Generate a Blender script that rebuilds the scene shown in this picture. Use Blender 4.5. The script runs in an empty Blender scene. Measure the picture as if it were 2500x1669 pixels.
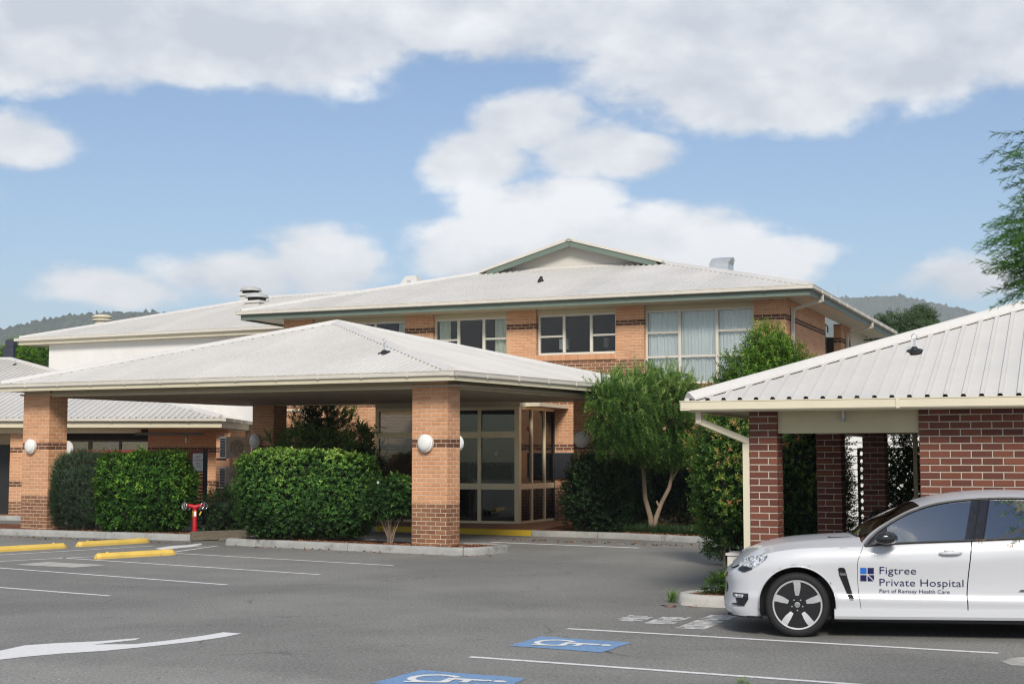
import bpy, bmesh, math, random
import numpy as np
from mathutils import Vector, Matrix

# ------------------------------------------------------------------ camera, sky, sun, exposure
S = bpy.context.scene
COL = S.collection
rad = math.radians
F_PX, CX, CY, EYE = 3500., 1250., 834.5, 1.85          # focal length and centre in photo pixels, eye height
PITCH = math.atan((1120 - 834.5) / 3500)

cam = bpy.data.cameras.new('camera')
cam.sensor_width = 36.0
cam.lens = 36.0 * F_PX / 2500
cam.clip_start = 0.1
cam.clip_end = 20000
cam.dof.use_dof = True
cam.dof.focus_distance = 24.0
cam.dof.aperture_fstop = 5.0
cam_o = bpy.data.objects.new('camera', cam)
COL.objects.link(cam_o)
cam_o.location = (0, 0, EYE)
cam_o.rotation_euler = (rad(90) + PITCH, 0, 0)
S.camera = cam_o

SUN_AZ, SUN_EL = rad(178), rad(36)      # clockwise from +Y: behind the camera
SUN_DIR = Vector((math.sin(SUN_AZ) * math.cos(SUN_EL), math.cos(SUN_AZ) * math.cos(SUN_EL), math.sin(SUN_EL)))
sun = bpy.data.lights.new('sun', 'SUN')
sun.energy = 2.75
sun.angle = rad(16.0)      # thin cloud over the sun: a broad soft source
sun.color = (1.0, 0.94, 0.85)
sun_o = bpy.data.objects.new('sun', sun)
COL.objects.link(sun_o)
sun_o.rotation_euler = (-SUN_DIR).to_track_quat('-Z', 'Y').to_euler()
sun_o.location = (0, -20, 60)

world = bpy.data.worlds.new('World')
S.world = world
world.use_nodes = True
WN, WL = world.node_tree.nodes, world.node_tree.links
WN.clear()
def wn(t, **k):
    n = WN.new(t)
    for a, b in k.items():
        setattr(n, a, b)
    return n
def wmath(op, a, b=None, c=None, clamp=False):
    n = wn('ShaderNodeMath', operation=op, use_clamp=clamp)
    for i, v in enumerate((a, b, c)):
        if v is None: continue
        if isinstance(v, (int, float)): n.inputs[i].default_value = v
        else: WL.new(v, n.inputs[i])
    return n.outputs[0]
def wvec(op, a, b):
    n = wn('ShaderNodeVectorMath', operation=op)
    for i, v in enumerate((a, b)):
        if isinstance(v, (tuple, list, Vector)): n.inputs[i].default_value = v
        elif v is not None: WL.new(v, n.inputs[i])
    return n
def wramp(v, a, b, c=0., d=1., smooth=True):
    n = wn('ShaderNodeMapRange', interpolation_type='SMOOTHSTEP' if smooth else 'LINEAR')
    WL.new(v, n.inputs[0])
    for i, x in enumerate((a, b, c, d)): n.inputs[i + 1].default_value = x
    return n.outputs[0]
sky = wn('ShaderNodeTexSky', sky_type='NISHITA')
sky.sun_disc = False
sky.sun_elevation = SUN_EL
sky.sun_rotation = SUN_AZ
sky.altitude = 50
sky.air_density = 1.0
sky.dust_density = 0.7
sky.ozone_density = 1.2
tc = wn('ShaderNodeTexCoord')
DIR = tc.outputs['Generated']
sep = wn('ShaderNodeSeparateXYZ'); WL.new(DIR, sep.inputs[0])
flat = wvec('MULTIPLY', DIR, (1, 1, 1.75)).outputs[0]
def wnoise(scale, detail, rough, vec, off=(0, 0, 0), lac=2.1):
    n = wn('ShaderNodeTexNoise')
    v = wvec('ADD', vec, off).outputs[0]
    WL.new(v, n.inputs['Vector'])
    n.inputs['Scale'].default_value = scale
    n.inputs['Detail'].default_value = detail
    n.inputs['Roughness'].default_value = rough
    n.inputs['Lacunarity'].default_value = lac
    return n.outputs['Fac']
n_big = wnoise(5.5, 9, 0.52, flat, (1.3, 0.2, 4.0))
n_mid = wnoise(15., 9, 0.56, flat, (7.3, 2.2, 1.0))
n_up = wnoise(5.5, 9, 0.52, flat, (1.3, 0.2, 4.045))
n_soft = wnoise(3.2, 3, 0.5, flat, (2.1, 9.2, 3.0))
def sky_dir(x, y):
    a, b = (x - CX) / F_PX, (CY - y) / F_PX
    return Vector((a, math.cos(PITCH) - b * math.sin(PITCH), math.sin(PITCH) + b * math.cos(PITCH))).normalized()
# cloud banks: photo position, half width, half height (px), weight
BANKS = [(200, 60, 900, 170, 1.35), (740, 110, 380, 160, 1.35), (1300, 20, 1000, 150, 1.35), (2050, 100, 760, 220, 1.4), (1930, 240, 430, 120, 1.1),
         (1275, 305, 215, 110, 1.35), (1180, 385, 200, 120, 1.3), (1400, 370, 200, 100, 1.2), (1530, 390, 190, 75, 1.1), (1330, 490, 300, 120, 1.1), (1250, 600, 290, 110, 1.2),
         (1600, 570, 380, 110, 1.1), (1800, 640, 380, 90, 1.0),
         (30, 345, 230, 85, 1.15), (310, 445, 110, 34, .7), (0, 470, 70, 50, .7),
         (290, 705, 260, 85, 1.1), (560, 670, 340, 110, 1.15), (770, 650, 190, 130, 1.1), (720, 570, 240, 60, .8), (2330, 690, 260, 80, .85), (2200, 330, 160, 40, .55)]
den = None
for (x, y, rx, ry, wgt) in BANKS:
    c = sky_dir(x, y)
    d = wvec('MULTIPLY', wvec('SUBTRACT', DIR, c).outputs[0], (F_PX / rx, 1.2, F_PX / ry))
    ln = wn('ShaderNodeVectorMath', operation='LENGTH'); WL.new(d.outputs[0], ln.inputs[0])
    b = wramp(ln.outputs['Value'], 0.0, 1.55, wgt, 0.0)
    den = b if den is None else wmath('MAXIMUM', den, b)
fwd = wramp(sep.outputs['Y'], 0.86, 0.93)
hi = wramp(sep.outputs['Z'], 0.27, 0.36)
out_w = wmath('MAXIMUM', wmath('SUBTRACT', 1.0, fwd), hi)
general = wmath('MULTIPLY', wramp(n_soft, 0.36, 0.62), out_w)
den = wmath('MAXIMUM', den, general)
fluff = wmath('ADD', wmath('MULTIPLY', wmath('SUBTRACT', n_big, 0.5), 1.5), wmath('MULTIPLY', wmath('SUBTRACT', n_mid, 0.5), 1.25))
d2 = wmath('ADD', den, fluff)
mask = wmath('MULTIPLY', wramp(d2, 0.45, 0.86), 0.96)
mask = wmath('MULTIPLY', mask, wramp(sep.outputs['Z'], -0.02, 0.03))
lit = wmath('ADD', wmath('MULTIPLY', wmath('SUBTRACT', n_big, n_up), 3.6), wmath('MULTIPLY', wmath('SUBTRACT', n_mid, 0.5), 0.9))
lit = wmath('ADD', lit, 0.66)
lit = wmath('SUBTRACT', lit, wmath('MULTIPLY', wramp(sep.outputs['Z'], 0.16, 0.30), 0.42), clamp=True)
cm = wn('ShaderNodeMix', data_type='RGBA')
WL.new(lit, cm.inputs[0])
CLOUD_LO, CLOUD_HI = (4.4, 4.75, 5.3, 1), (7.6, 7.65, 7.7, 1)
cm.inputs[6].default_value = CLOUD_LO
cm.inputs[7].default_value = CLOUD_HI
hz = wn('ShaderNodeMix', data_type='RGBA', blend_type='MULTIPLY')
hz.inputs[0].default_value = 1.0
WL.new(sky.outputs[0], hz.inputs[6]); hz.inputs[7].default_value = (.68, .765, .85, 1)
mx = wn('ShaderNodeMix', data_type='RGBA')
WL.new(mask, mx.inputs[0]); WL.new(hz.outputs[2], mx.inputs[6]); WL.new(cm.outputs[2], mx.inputs[7])
bg = wn('ShaderNodeBackground'); bg.inputs['Strength'].default_value = 0.105
WL.new(mx.outputs[2], bg.inputs['Color'])
wo = wn('ShaderNodeOutputWorld'); WL.new(bg.outputs[0], wo.inputs['Surface'])

S.view_settings.view_transform = 'Standard'
S.view_settings.look = 'None'
S.view_settings.exposure = 0.5
S.view_settings.gamma = 1.0
S.view_settings.use_curve_mapping = False
S.cycles.max_bounces = 8
S.cycles.transparent_max_bounces = 12
S.cycles.volume_bounces = 0
S.cycles.use_denoising = True
S.cycles.filter_width = 1.15

# ------------------------------------------------------------------ survey helpers (photo pixel -> metres in the place)
def ray(x, y):
    a, b = (x - CX) / F_PX, (CY - y) / F_PX
    return (a, math.cos(PITCH) - b * math.sin(PITCH), math.sin(PITCH) + b * math.cos(PITCH))
def at(x, y, Y):
    r = ray(x, y); t = Y / r[1]
    return Vector((r[0] * t, Y, EYE + r[2] * t))
def gp(x, y, z=0.):
    r = ray(x, y); t = (z - EYE) / r[2]
    return Vector((r[0] * t, r[1] * t, z))
class Frame:
    def __init__(s, x, Y, phi):
        p = at(x, 1120, Y)
        s.o = (p.x, p.y); s.phi = rad(phi); s.c = math.cos(s.phi); s.s = math.sin(s.phi)
    def w(s, x, y, z=0.):
        return Vector((s.o[0] + x * s.c + y * s.s, s.o[1] - x * s.s + y * s.c, z))
    def l(s, p):
        dx, dy = p[0] - s.o[0], p[1] - s.o[1]
        return Vector((dx * s.c - dy * s.s, dx * s.s + dy * s.c, p[2]))
    def _r(s, x, y):
        r = ray(x, y); lo = s.l((0, 0, 0))
        return r, lo, (r[0] * s.c - r[1] * s.s, r[0] * s.s + r[1] * s.c)
    def py(s, x, y, yl):
        r, lo, rl = s._r(x, y); t = (yl - lo[1]) / rl[1]
        return (lo[0] + rl[0] * t, EYE + r[2] * t)
    def px(s, x, y, xl):
        r, lo, rl = s._r(x, y); t = (xl - lo[0]) / rl[0]
        return (lo[1] + rl[1] * t, EYE + r[2] * t)
FM = Frame(1925, 38, 23)      # main building: right corner of its front wall
FC = Frame(1092, 28.5, 33)    # entrance canopy: front right column
FR = Frame(1898, 18, 22)      # brown brick carport: front pillar
FB = Frame(113, 52, 26)       # rear white building
FK = Frame(1941, 15.13, 9)    # car
FK.o = (FK.o[0] + .9 * FK.s, FK.o[1] + .9 * FK.c)

# ------------------------------------------------------------------ mesh helpers
def link(o, parent=None):
    COL.objects.link(o)
    if parent is not None: o.parent = parent
    return o
def thing(name, label, cat, loc=(0, 0, 0), rotz=0., group=None):
    o = bpy.data.objects.new(name, None)
    o.empty_display_size = 0.2
    link(o)
    o.location = loc; o.rotation_euler = (0, 0, rotz)
    o['label'] = label; o['category'] = cat
    if group: o['group'] = group
    return o
def tag(o, label=None, cat=None, group=None, kind=None):
    if label: o['label'] = label
    if cat: o['category'] = cat
    if group: o['group'] = group
    if kind: o['kind'] = kind
    return o
def fthing(name, label, cat, fr, x=0., y=0., z=0., group=None):
    p = fr.w(x, y, z)
    return thing(name, label, cat, p, -fr.phi, group)
class MB:
    def __init__(s): s.v = []; s.f = []; s.m = []
    def add(s, vs, fs, mi=0):
        n = len(s.v)
        s.v += [tuple(p) for p in vs]
        s.f += [tuple(i + n for i in f) for f in fs]
        s.m += [mi] * len(fs)
        return s
    def box(s, x0, x1, y0, y1, z0, z1, mi=0):
        v = [(x0, y0, z0), (x1, y0, z0), (x1, y1, z0), (x0, y1, z0), (x0, y0, z1), (x1, y0, z1), (x1, y1, z1), (x0, y1, z1)]
        return s.add(v, [(3, 2, 1, 0), (4, 5, 6, 7), (0, 1, 5, 4), (1, 2, 6, 5), (2, 3, 7, 6), (3, 0, 4, 7)], mi)
    def bar(s, p, q, w, h, up=(0, 0, 1), mi=0):
        p, q = Vector(p), Vector(q); d = (q - p).normalized()
        u = Vector(up); sd = d.cross(u)
        if sd.length < 1e-4: sd = d.cross(Vector((0, 1, 0)))
        sd.normalize(); u = sd.cross(d).normalized()
        v = []
        for c in (p, q):
            for a, b in ((-1, -1), (1, -1), (1, 1), (-1, 1)):
                v.append(c + sd * (a * w / 2) + u * (b * h / 2))
        return s.add(v, [(0, 1, 2, 3), (7, 6, 5, 4), (1, 0, 4, 5), (2, 1, 5, 6), (3, 2, 6, 7), (0, 3, 7, 4)], mi)
    def path(s, pts, rs, n=8, caps=True, mi=0):
        pts = [Vector(p) for p in pts]
        if not isinstance(rs, (list, tuple)): rs = [rs] * len(pts)
        vs = []; prev = None
        for i, p in enumerate(pts):
            d = (pts[min(i + 1, len(pts) - 1)] - pts[max(i - 1, 0)])
            d = d.normalized() if d.length > 1e-9 else Vector((0, 0, 1))
            a = d.cross(Vector((0, 0, 1))) if prev is None else prev - d * prev.dot(d)
            if a.length < 1e-3: a = d.cross(Vector((0, 1, 0)))
            a.normalize(); prev = a; b = d.cross(a)
            for k in range(n):
                t = 2 * math.pi * k / n
                vs.append(p + a * (math.cos(t) * rs[i]) + b * (math.sin(t) * rs[i]))
        fs = []
        for i in range(len(pts) - 1):
            for k in range(n):
                k2 = (k + 1) % n
                fs.append((i * n + k, i * n + k2, (i + 1) * n + k2, (i + 1) * n + k))
        if caps:
            fs.append(tuple(range(n))[::-1]); fs.append(tuple(range((len(pts) - 1) * n, len(pts) * n)))
        return s.add(vs, fs, mi)
    def tube(s, p, q, r0, r1=None, n=12, mi=0):
        return s.path([p, q], [r0, r0 if r1 is None else r1], n, True, mi)
    def lathe(s, prof, c, axis=(0, 0, 1), n=24, mi=0, caps=True):
        ax = Vector(axis).normalized(); c = Vector(c)
        a = ax.orthogonal().normalized(); b = ax.cross(a)
        vs = []
        for r, h in prof:
            for k in range(n):
                t = 2 * math.pi * k / n
                vs.append(c + ax * h + a * (math.cos(t) * r) + b * (math.sin(t) * r))
        fs = []
        for i in range(len(prof) - 1):
            for k in range(n):
                k2 = (k + 1) % n
                fs.append((i * n + k, i * n + k2, (i + 1) * n + k2, (i + 1) * n + k))
        if caps:
            if prof[0][0] > 1e-4: fs.append(tuple(range(n))[::-1])
            if prof[-1][0] > 1e-4: fs.append(tuple(range((len(prof) - 1) * n, len(prof) * n)))
        return s.add(vs, fs, mi)
    def prism(s, poly, vec, mi=0):
        poly = [Vector(p) for p in poly]; vec = Vector(vec); n = len(poly)
        vs = poly + [p + vec for p in poly]
        fs = [tuple(range(n)), tuple(range(n, 2 * n))[::-1]]
        for i in range(n):
            j = (i + 1) % n
            fs.append((j, i, i + n, j + n))
        return s.add(vs, fs, mi)
    def sheet(s, poly, mi=0):
        return s.add(poly, [tuple(range(len(poly)))], mi)
    def map(s, fn):
        s.v = [tuple(fn(*p)) for p in s.v]; return s
    def build(s, name, mat, parent=None, smooth=False, fix=True):
        me = bpy.data.meshes.new(name)
        me.from_pydata(s.v, [], s.f)
        for mt in (mat if isinstance(mat, (list, tuple)) else [mat]): me.materials.append(mt)
        if isinstance(mat, (list, tuple)): me.polygons.foreach_set('material_index', s.m)
        if fix:
            bm = bmesh.new(); bm.from_mesh(me)
            bmesh.ops.recalc_face_normals(bm, faces=bm.faces)
            bm.to_mesh(me); bm.free()
        if smooth:
            me.polygons.foreach_set('use_smooth', [True] * len(me.polygons))
            if isinstance(smooth, float):
                try: me.set_sharp_from_angle(angle=rad(smooth))
                except Exception: pass
        me.update()
        return link(bpy.data.objects.new(name, me), parent)
def copy_tree(o, parent=None):
    c = o.copy(); COL.objects.link(c)
    if parent is not None: c.parent = parent
    for ch in list(o.children): copy_tree(ch, c)
    return c
def text_mesh(txt, size, offset=0., align='LEFT', space=1.0):
    cu = bpy.data.curves.new('lettering', 'FONT')
    cu.body = txt; cu.size = size; cu.align_x = align; cu.offset = offset; cu.space_character = space
    cu.resolution_u = 3
    o = bpy.data.objects.new('lettering', cu); COL.objects.link(o)
    dg = bpy.context.evaluated_depsgraph_get(); dg.update()
    me = bpy.data.meshes.new_from_object(o.evaluated_get(dg))
    COL.objects.unlink(o); bpy.data.objects.remove(o); bpy.data.curves.remove(cu)
    return me
def text_on(txt, size, mat, parent, fn, name='lettering', offset=0., width=None, align='LEFT', thick=0., space=1.0):
    """flat lettering, laid on a surface: fn(u, v) -> point"""
    me = text_mesh(txt, size, offset, align, space)
    vs = [v.co.copy() for v in me.vertices]
    if width and vs:
        x0, x1 = min(v.x for v in vs), max(v.x for v in vs)
        k = width / (x1 - x0)
        for v in vs: v.x = (v.x - (x0 if align == 'LEFT' else 0)) * k
    for i, v in enumerate(vs): me.vertices[i].co = fn(v.x, v.y)
    me.materials.clear(); me.materials.append(mat)
    return link(bpy.data.objects.new(name, me), parent)

# ------------------------------------------------------------------ materials
class NT:
    def __init__(s, name):
        s.m = bpy.data.materials.new(name); s.m.use_nodes = True
        s.t = s.m.node_tree; s.n = s.t.nodes; s.l = s.t.links; s.n.clear()
        s.out = s.n.new('ShaderNodeOutputMaterial')
    def N(s, t, **k):
        n = s.n.new(t)
        for a, b in k.items(): setattr(n, a, b)
        return n
    def set(s, sock, v):
        if hasattr(v, 'is_output'): s.l.new(v, sock)
        else:
            if isinstance(v, (tuple, list)) and len(v) == 3 and sock.type == 'RGBA': v = (*v, 1)
            sock.default_value = v
    def math(s, op, a, b=None, clamp=False):
        n = s.N('ShaderNodeMath', operation=op, use_clamp=clamp)
        s.set(n.inputs[0], a)
        if b is not None: s.set(n.inputs[1], b)
        return n.outputs[0]
    def pos(s): return s.N('ShaderNodeNewGeometry').outputs['Position']
    def noise(s, scale, detail=4, rough=.55, vec=None, stretch=None, dist=0.):
        n = s.N('ShaderNodeTexNoise')
        v = vec if vec is not None else s.pos()
        if stretch:
            m = s.N('ShaderNodeVectorMath', operation='MULTIPLY'); s.l.new(v, m.inputs[0]); m.inputs[1].default_value = stretch; v = m.outputs[0]
        s.l.new(v, n.inputs['Vector'])
        n.inputs['Scale'].default_value = scale; n.inputs['Detail'].default_value = detail; n.inputs['Roughness'].default_value = rough
        n.inputs['Distortion'].default_value = dist
        return n.outputs['Fac']
    def rng(s, v, a, b, c=0., d=1., smooth=False):
        n = s.N('ShaderNodeMapRange', interpolation_type='SMOOTHSTEP' if smooth else 'LINEAR')
        s.set(n.inputs[0], v)
        for i, x in enumerate((a, b, c, d)): s.set(n.inputs[i + 1], x)
        return n.outputs[0]
    def mix(s, f, a, b, mode='MIX'):
        n = s.N('ShaderNodeMix', data_type='RGBA', blend_type=mode)
        s.set(n.inputs[0], f); s.set(n.inputs[6], a); s.set(n.inputs[7], b)
        return n.outputs[2]
    def scale(s, col, v):
        n = s.N('ShaderNodeVectorMath', operation='SCALE')
        s.set(n.inputs[0], col); s.set(n.inputs[3], v)
        return n.outputs[0]
    def ramp(s, v, stops):
        n = s.N('ShaderNodeValToRGB'); s.l.new(v, n.inputs[0]); e = n.color_ramp.elements
        while len(e) < len(stops): e.new(.5)
        for i, (p, c) in enumerate(stops): e[i].position = p; e[i].color = (*c, 1)
        return n.outputs[0]
    def bsdf(s, col, rough=.6, metal=0., spec=.5, bump=None, bstr=.3, bdist=.01, coat=0., coat_r=.05, **kw):
        b = s.N('ShaderNodeBsdfPrincipled')
        s.set(b.inputs['Base Color'], col); s.set(b.inputs['Roughness'], rough); s.set(b.inputs['Metallic'], metal)
        s.set(b.inputs['Specular IOR Level'], spec)
        s.set(b.inputs['Coat Weight'], coat); s.set(b.inputs['Coat Roughness'], coat_r)
        if bump is not None:
            n = s.N('ShaderNodeBump'); n.inputs['Strength'].default_value = bstr; n.inputs['Distance'].default_value = bdist
            s.l.new(bump, n.inputs['Height']); s.l.new(n.outputs[0], b.inputs['Normal'])
        return b
    def done(s, sh): s.l.new(sh.outputs[0], s.out.inputs['Surface']); return s.m
def pm(name, col, rough=.6, var=.1, vs=2.5, bump=0., bs=40., metal=0., spec=.4, coat=0., stretch=None, bd=.004):
    t = NT(name)
    n = t.noise(vs, 5, .6, stretch=stretch)
    n2 = t.noise(vs * 7.3, 3, .6)
    k = t.math('ADD', t.rng(n, .25, .75, 1 - var, 1 + var), t.rng(n2, .3, .7, -var * .35, var * .35))
    c = t.scale(col, k)
    bp = t.noise(bs, 4, .65) if bump else None
    rr = t.rng(n2, .3, .7, max(0, rough - .06), min(1, rough + .06))
    return t.done(t.bsdf(c, rr, metal, spec, bp, bump, bd, coat))
def brick_mat(name, col, col2, vary=.16, rough=.8):
    t = NT(name)
    oi = t.N('ShaderNodeObjectInfo').outputs['Random']
    isl = t.N('ShaderNodeNewGeometry').outputs['Random Per Island']
    r = t.math('FRACT', t.math('ADD', oi, t.math('MULTIPLY', isl, 7.77)))
    c = t.mix(t.rng(r, 0, 1, 0, 1), col, col2)
    g = t.noise(60, 4, .7); big = t.noise(.9, 4, .6)
    k = t.math('ADD', t.rng(g, .2, .8, 1 - vary, 1 + vary), t.rng(big, .3, .7, -.08, .08))
    c = t.scale(c, k)
    return t.done(t.bsdf(c, rough, 0, .25, t.noise(120, 3, .7), .35, .004))
def glass_mat(name, tint=(.75, .8, .8), base=.06, rough=.01, gcol=(1, 1, 1)):
    t = NT(name)
    lw = t.N('ShaderNodeFresnel'); lw.inputs['IOR'].default_value = 1.5
    f = t.math('ADD', lw.outputs[0], base - .04, clamp=True)
    tr = t.N('ShaderNodeBsdfTransparent'); t.set(tr.inputs[0], tint)
    gl = t.N('ShaderNodeBsdfGlossy'); t.set(gl.inputs['Color'], gcol); gl.inputs['Roughness'].default_value = rough
    m = t.N('ShaderNodeMixShader'); t.l.new(f, m.inputs[0]); t.l.new(tr.outputs[0], m.inputs[1]); t.l.new(gl.outputs[0], m.inputs[2])
    return t.done(m)
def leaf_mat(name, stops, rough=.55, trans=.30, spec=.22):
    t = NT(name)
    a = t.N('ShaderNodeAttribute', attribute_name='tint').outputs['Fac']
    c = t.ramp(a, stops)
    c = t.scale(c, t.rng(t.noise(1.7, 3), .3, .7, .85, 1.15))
    b = t.bsdf(c, rough, 0, spec)
    tl = t.N('ShaderNodeBsdfTranslucent'); t.l.new(t.mix(.35, c, (.35, .5, .05)), tl.inputs[0])
    m = t.N('ShaderNodeMixShader'); m.inputs[0].default_value = trans
    t.l.new(b.outputs[0], m.inputs[1]); t.l.new(tl.outputs[0], m.inputs[2])
    return t.done(m)

M_ROOF = None
def roof_mat(name, col):
    t = NT(name)
    n = t.noise(.55, 5, .6); n2 = t.noise(9, 4, .65, stretch=(1, 1, .4))
    k = t.math('ADD', t.rng(n, .3, .7, .94, 1.04), t.rng(n2, .3, .75, -.04, .03))
    oi = t.N('ShaderNodeObjectInfo').outputs['Random']
    k = t.math('ADD', k, t.rng(oi, 0, 1, -.035, .035))
    st = t.noise(2.4, 5, .7, stretch=(1, 1, 3)); c = t.mix(t.rng(st, .62, .78, 0, .07, True), t.scale(col, k), (.34, .30, .25))
    return t.done(t.bsdf(c, t.rng(n, .3, .7, .42, .6), 0, .3))
M_ROOF = roof_mat('roof_sheet_paint', (.575, .552, .52))
M_CAP = roof_mat('roof_cap_paint', (.60, .575, .54))
M_GUTTER = pm('gutter_cream', (.60, .555, .48), .45, .08, 1.2)
M_FASCIA = pm('fascia_khaki', (.60, .54, .39), .5, .08, .8)
M_BEAM = pm('beam_khaki', (.70, .62, .42), .55, .08, .7)
M_SOFFIT = pm('soffit_board_paint', (.42, .35, .27), .6, .1, .6)
M_CREAM = pm('cream_paint', (.64, .575, .43), .55, .06, .8)
M_PANEL = pm('beige_panel', (.50, .44, .29), .6, .07, .9)
M_GREEN = pm('sage_fascia', (.135, .172, .138), .5, .1, 1.)
M_WHITEWALL = pm('white_render', (.70, .68, .65), .7, .07, .5, .2, 60)
M_GABLE = pm('gable_cladding', (.54, .51, .45), .7, .05, .6)
M_FRAME = pm('window_frame_cream', (.62, .58, .50), .4, .05, 1.5)
M_BRONZE = pm('beige_aluminium', (.86, .73, .48), .38, .07, 1.2, metal=.15)
M_MORTAR = pm('mortar_buff', (.58, .47, .34), .9, .14, 3., .4, 80)
M_MORTAR_W = pm('mortar_pale', (.44, .385, .315), .9, .12, 3., .4, 80)
M_BRICK = brick_mat('brick_apricot', (.62, .325, .175), (.54, .26, .135))
M_BRICK_BAND = brick_mat('brick_dark_band', (.13, .052, .028), (.18, .075, .04))
M_BRICK_BROWN = brick_mat('brick_brown', (.29, .14, .075), (.19, .085, .048))
M_BRICK_RED = brick_mat('brick_red_brown', (.19, .068, .042), (.105, .038, .028))
M_DARKROOM = pm('room_shade', (.022, .02, .018), .8, .2, 1.)  # near-black colour holds the shade of rooms and verandah
M_BLACK = pm('black_trim', (.012, .012, .013), .45, .1, 3.)
M_GLASS = glass_mat('window_glass', (.95, .97, .97), .02)
M_GLASS_DARK = glass_mat('door_glass', (.62, .66, .66), .08)
M_WHITE = pm('white_enamel', (.78, .77, .75), .4, .04, 2.)
M_STEEL = pm('galvanised', (.55, .56, .57), .35, .1, 4., metal=.6)
M_CONC = None
def concrete(name, col, dark=(.09, .09, .085)):
    t = NT(name)
    n = t.noise(1.1, 6, .65, dist=.6); s = t.noise(3.4, 5, .7); g = t.noise(90, 3, .7)
    c = t.scale(col, t.rng(g, .25, .75, .84, 1.14))
    c = t.mix(t.rng(n, .55, .75, 0, .75, True), c, dark)
    c = t.scale(c, t.rng(s, .3, .7, .82, 1.12))
    return t.done(t.bsdf(c, .85, 0, .25, g, .5, .006))
M_CONC = concrete('kerb_concrete', (.34, .335, .315))
M_CONC_L = concrete('island_concrete', (.46, .44, .40), (.30, .28, .24))
M_TIMBER = pm('weathered_timber', (.16, .135, .10), .85, .3, 5., .5, 50, stretch=(1, 1, 6))
# ------------------------------------------------------------------ bricks, roofs, gutters
class Bricks:
    """bricks of one thing: the largest in view become objects, the rest one joined part per owner"""
    LIM = 290
    def __init__(s): s.items = []; s.cache = {}
    def add(s, owner, c, l, h, d, ang, mat, pri): s.items.append((pri, len(s.items), owner, c, l, h, d, ang, mat))
    @staticmethod
    def geo(l, h, d):
        b = min(.006, d * .45)
        x, z = l / 2, h / 2
        v = [(-x, d, -z), (x, d, -z), (x, d, z), (-x, d, z), (-x, b, -z), (x, b, -z), (x, b, z), (-x, b, z),
             (-x + b, 0, -z + b), (x - b, 0, -z + b), (x - b, 0, z - b), (-x + b, 0, z - b)]
        f = [(8, 9, 10, 11)]
        for i in range(4):
            j = (i + 1) % 4
            f.append((4 + i, 4 + j, 8 + j, 8 + i)); f.append((i, j, 4 + j, 4 + i))
        return v, f
    def flush(s):
        s.items.sort(key=lambda t: (-t[0], t[1]))
        rest = {}
        for k, (pri, _, owner, c, l, h, d, ang, mat) in enumerate(s.items):
            l = round(l, 3)
            if k < s.LIM and pri > 0:
                key = (l, h, d, mat.name)
                me = s.cache.get(key)
                if me is None:
                    v, f = s.geo(l, h, d)
                    me = bpy.data.meshes.new('brick'); me.from_pydata(v, [], f); me.materials.append(mat); s.cache[key] = me
                o = bpy.data.objects.new('brick', me); link(o, owner)
                o.location = c; o.rotation_euler = (0, 0, ang)
            else:
                rest.setdefault((owner.name, mat.name), (owner, mat, []))[2].append((c, l, h, d, ang))
        for owner, mat, lst in rest.values():
            mb = MB()
            for c, l, h, d, ang in lst:
                v, f = s.geo(l, h, d); ca, sa = math.cos(ang), math.sin(ang)
                mb.add([(c[0] + x * ca - y * sa, c[1] + x * sa + y * ca, c[2] + z) for x, y, z in v], f)
            o = mb.build('brickwork', mat, owner, fix=False)
            o['kind'] = 'stuff'
def brick_face(B, owner, p0, ang, length, z0, z1, matfn, pri=1., L=.24, H=.086, d=.014, half=0, holes=(), shift=0., rnd=random):
    """running bond on a face whose outer skin starts at p0 (x, y) and runs along angle ang; the brick front is flush with it"""
    ca, sa = math.cos(ang), math.sin(ang)
    n = int(round((z1 - z0) / H)); H = (z1 - z0) / n
    j = .0135
    for r in range(n):
        zc = z0 + (r + .5) * H
        x = -(L * .5 if (r + half) % 2 else 0.) - shift
        while x < length - .02:
            a, b = (x + j / 2 if x > .001 else .002), (x + L - j / 2 if x + L < length - .001 else length - .002)
            x += L
            if b - a < .03: continue
            segs = [(a, b)]
            for (h0, h1, hz0, hz1) in holes:
                if hz0 < zc < hz1:
                    ns = []
                    for (u, v) in segs:
                        if h1 <= u or h0 >= v: ns.append((u, v)); continue
                        if u < h0 - .03: ns.append((u, h0 - j / 2))
                        if v > h1 + .03: ns.append((h1 + j / 2, v))
                    segs = ns
            for (u, v) in segs:
                c = (u + v) / 2; off = rnd.uniform(-.0018, .0018)
                B.add(owner, (p0[0] + ca * c - sa * off, p0[1] + sa * c + ca * off, zc), v - u, H - j, d, ang, matfn(zc), pri)
def rib_profile(L, pitch=.2, rw=.034, rh=.03):
    pts = [(0., 0.)]
    n = max(1, int(round(L / pitch)))
    p = L / n
    for i in range(n):
        c = (i + .5) * p
        pts += [(c - rw, 0), (c - rw * .55, rh), (c + rw * .55, rh), (c + rw, 0)]
    pts.append((L, 0.))
    return pts
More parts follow.
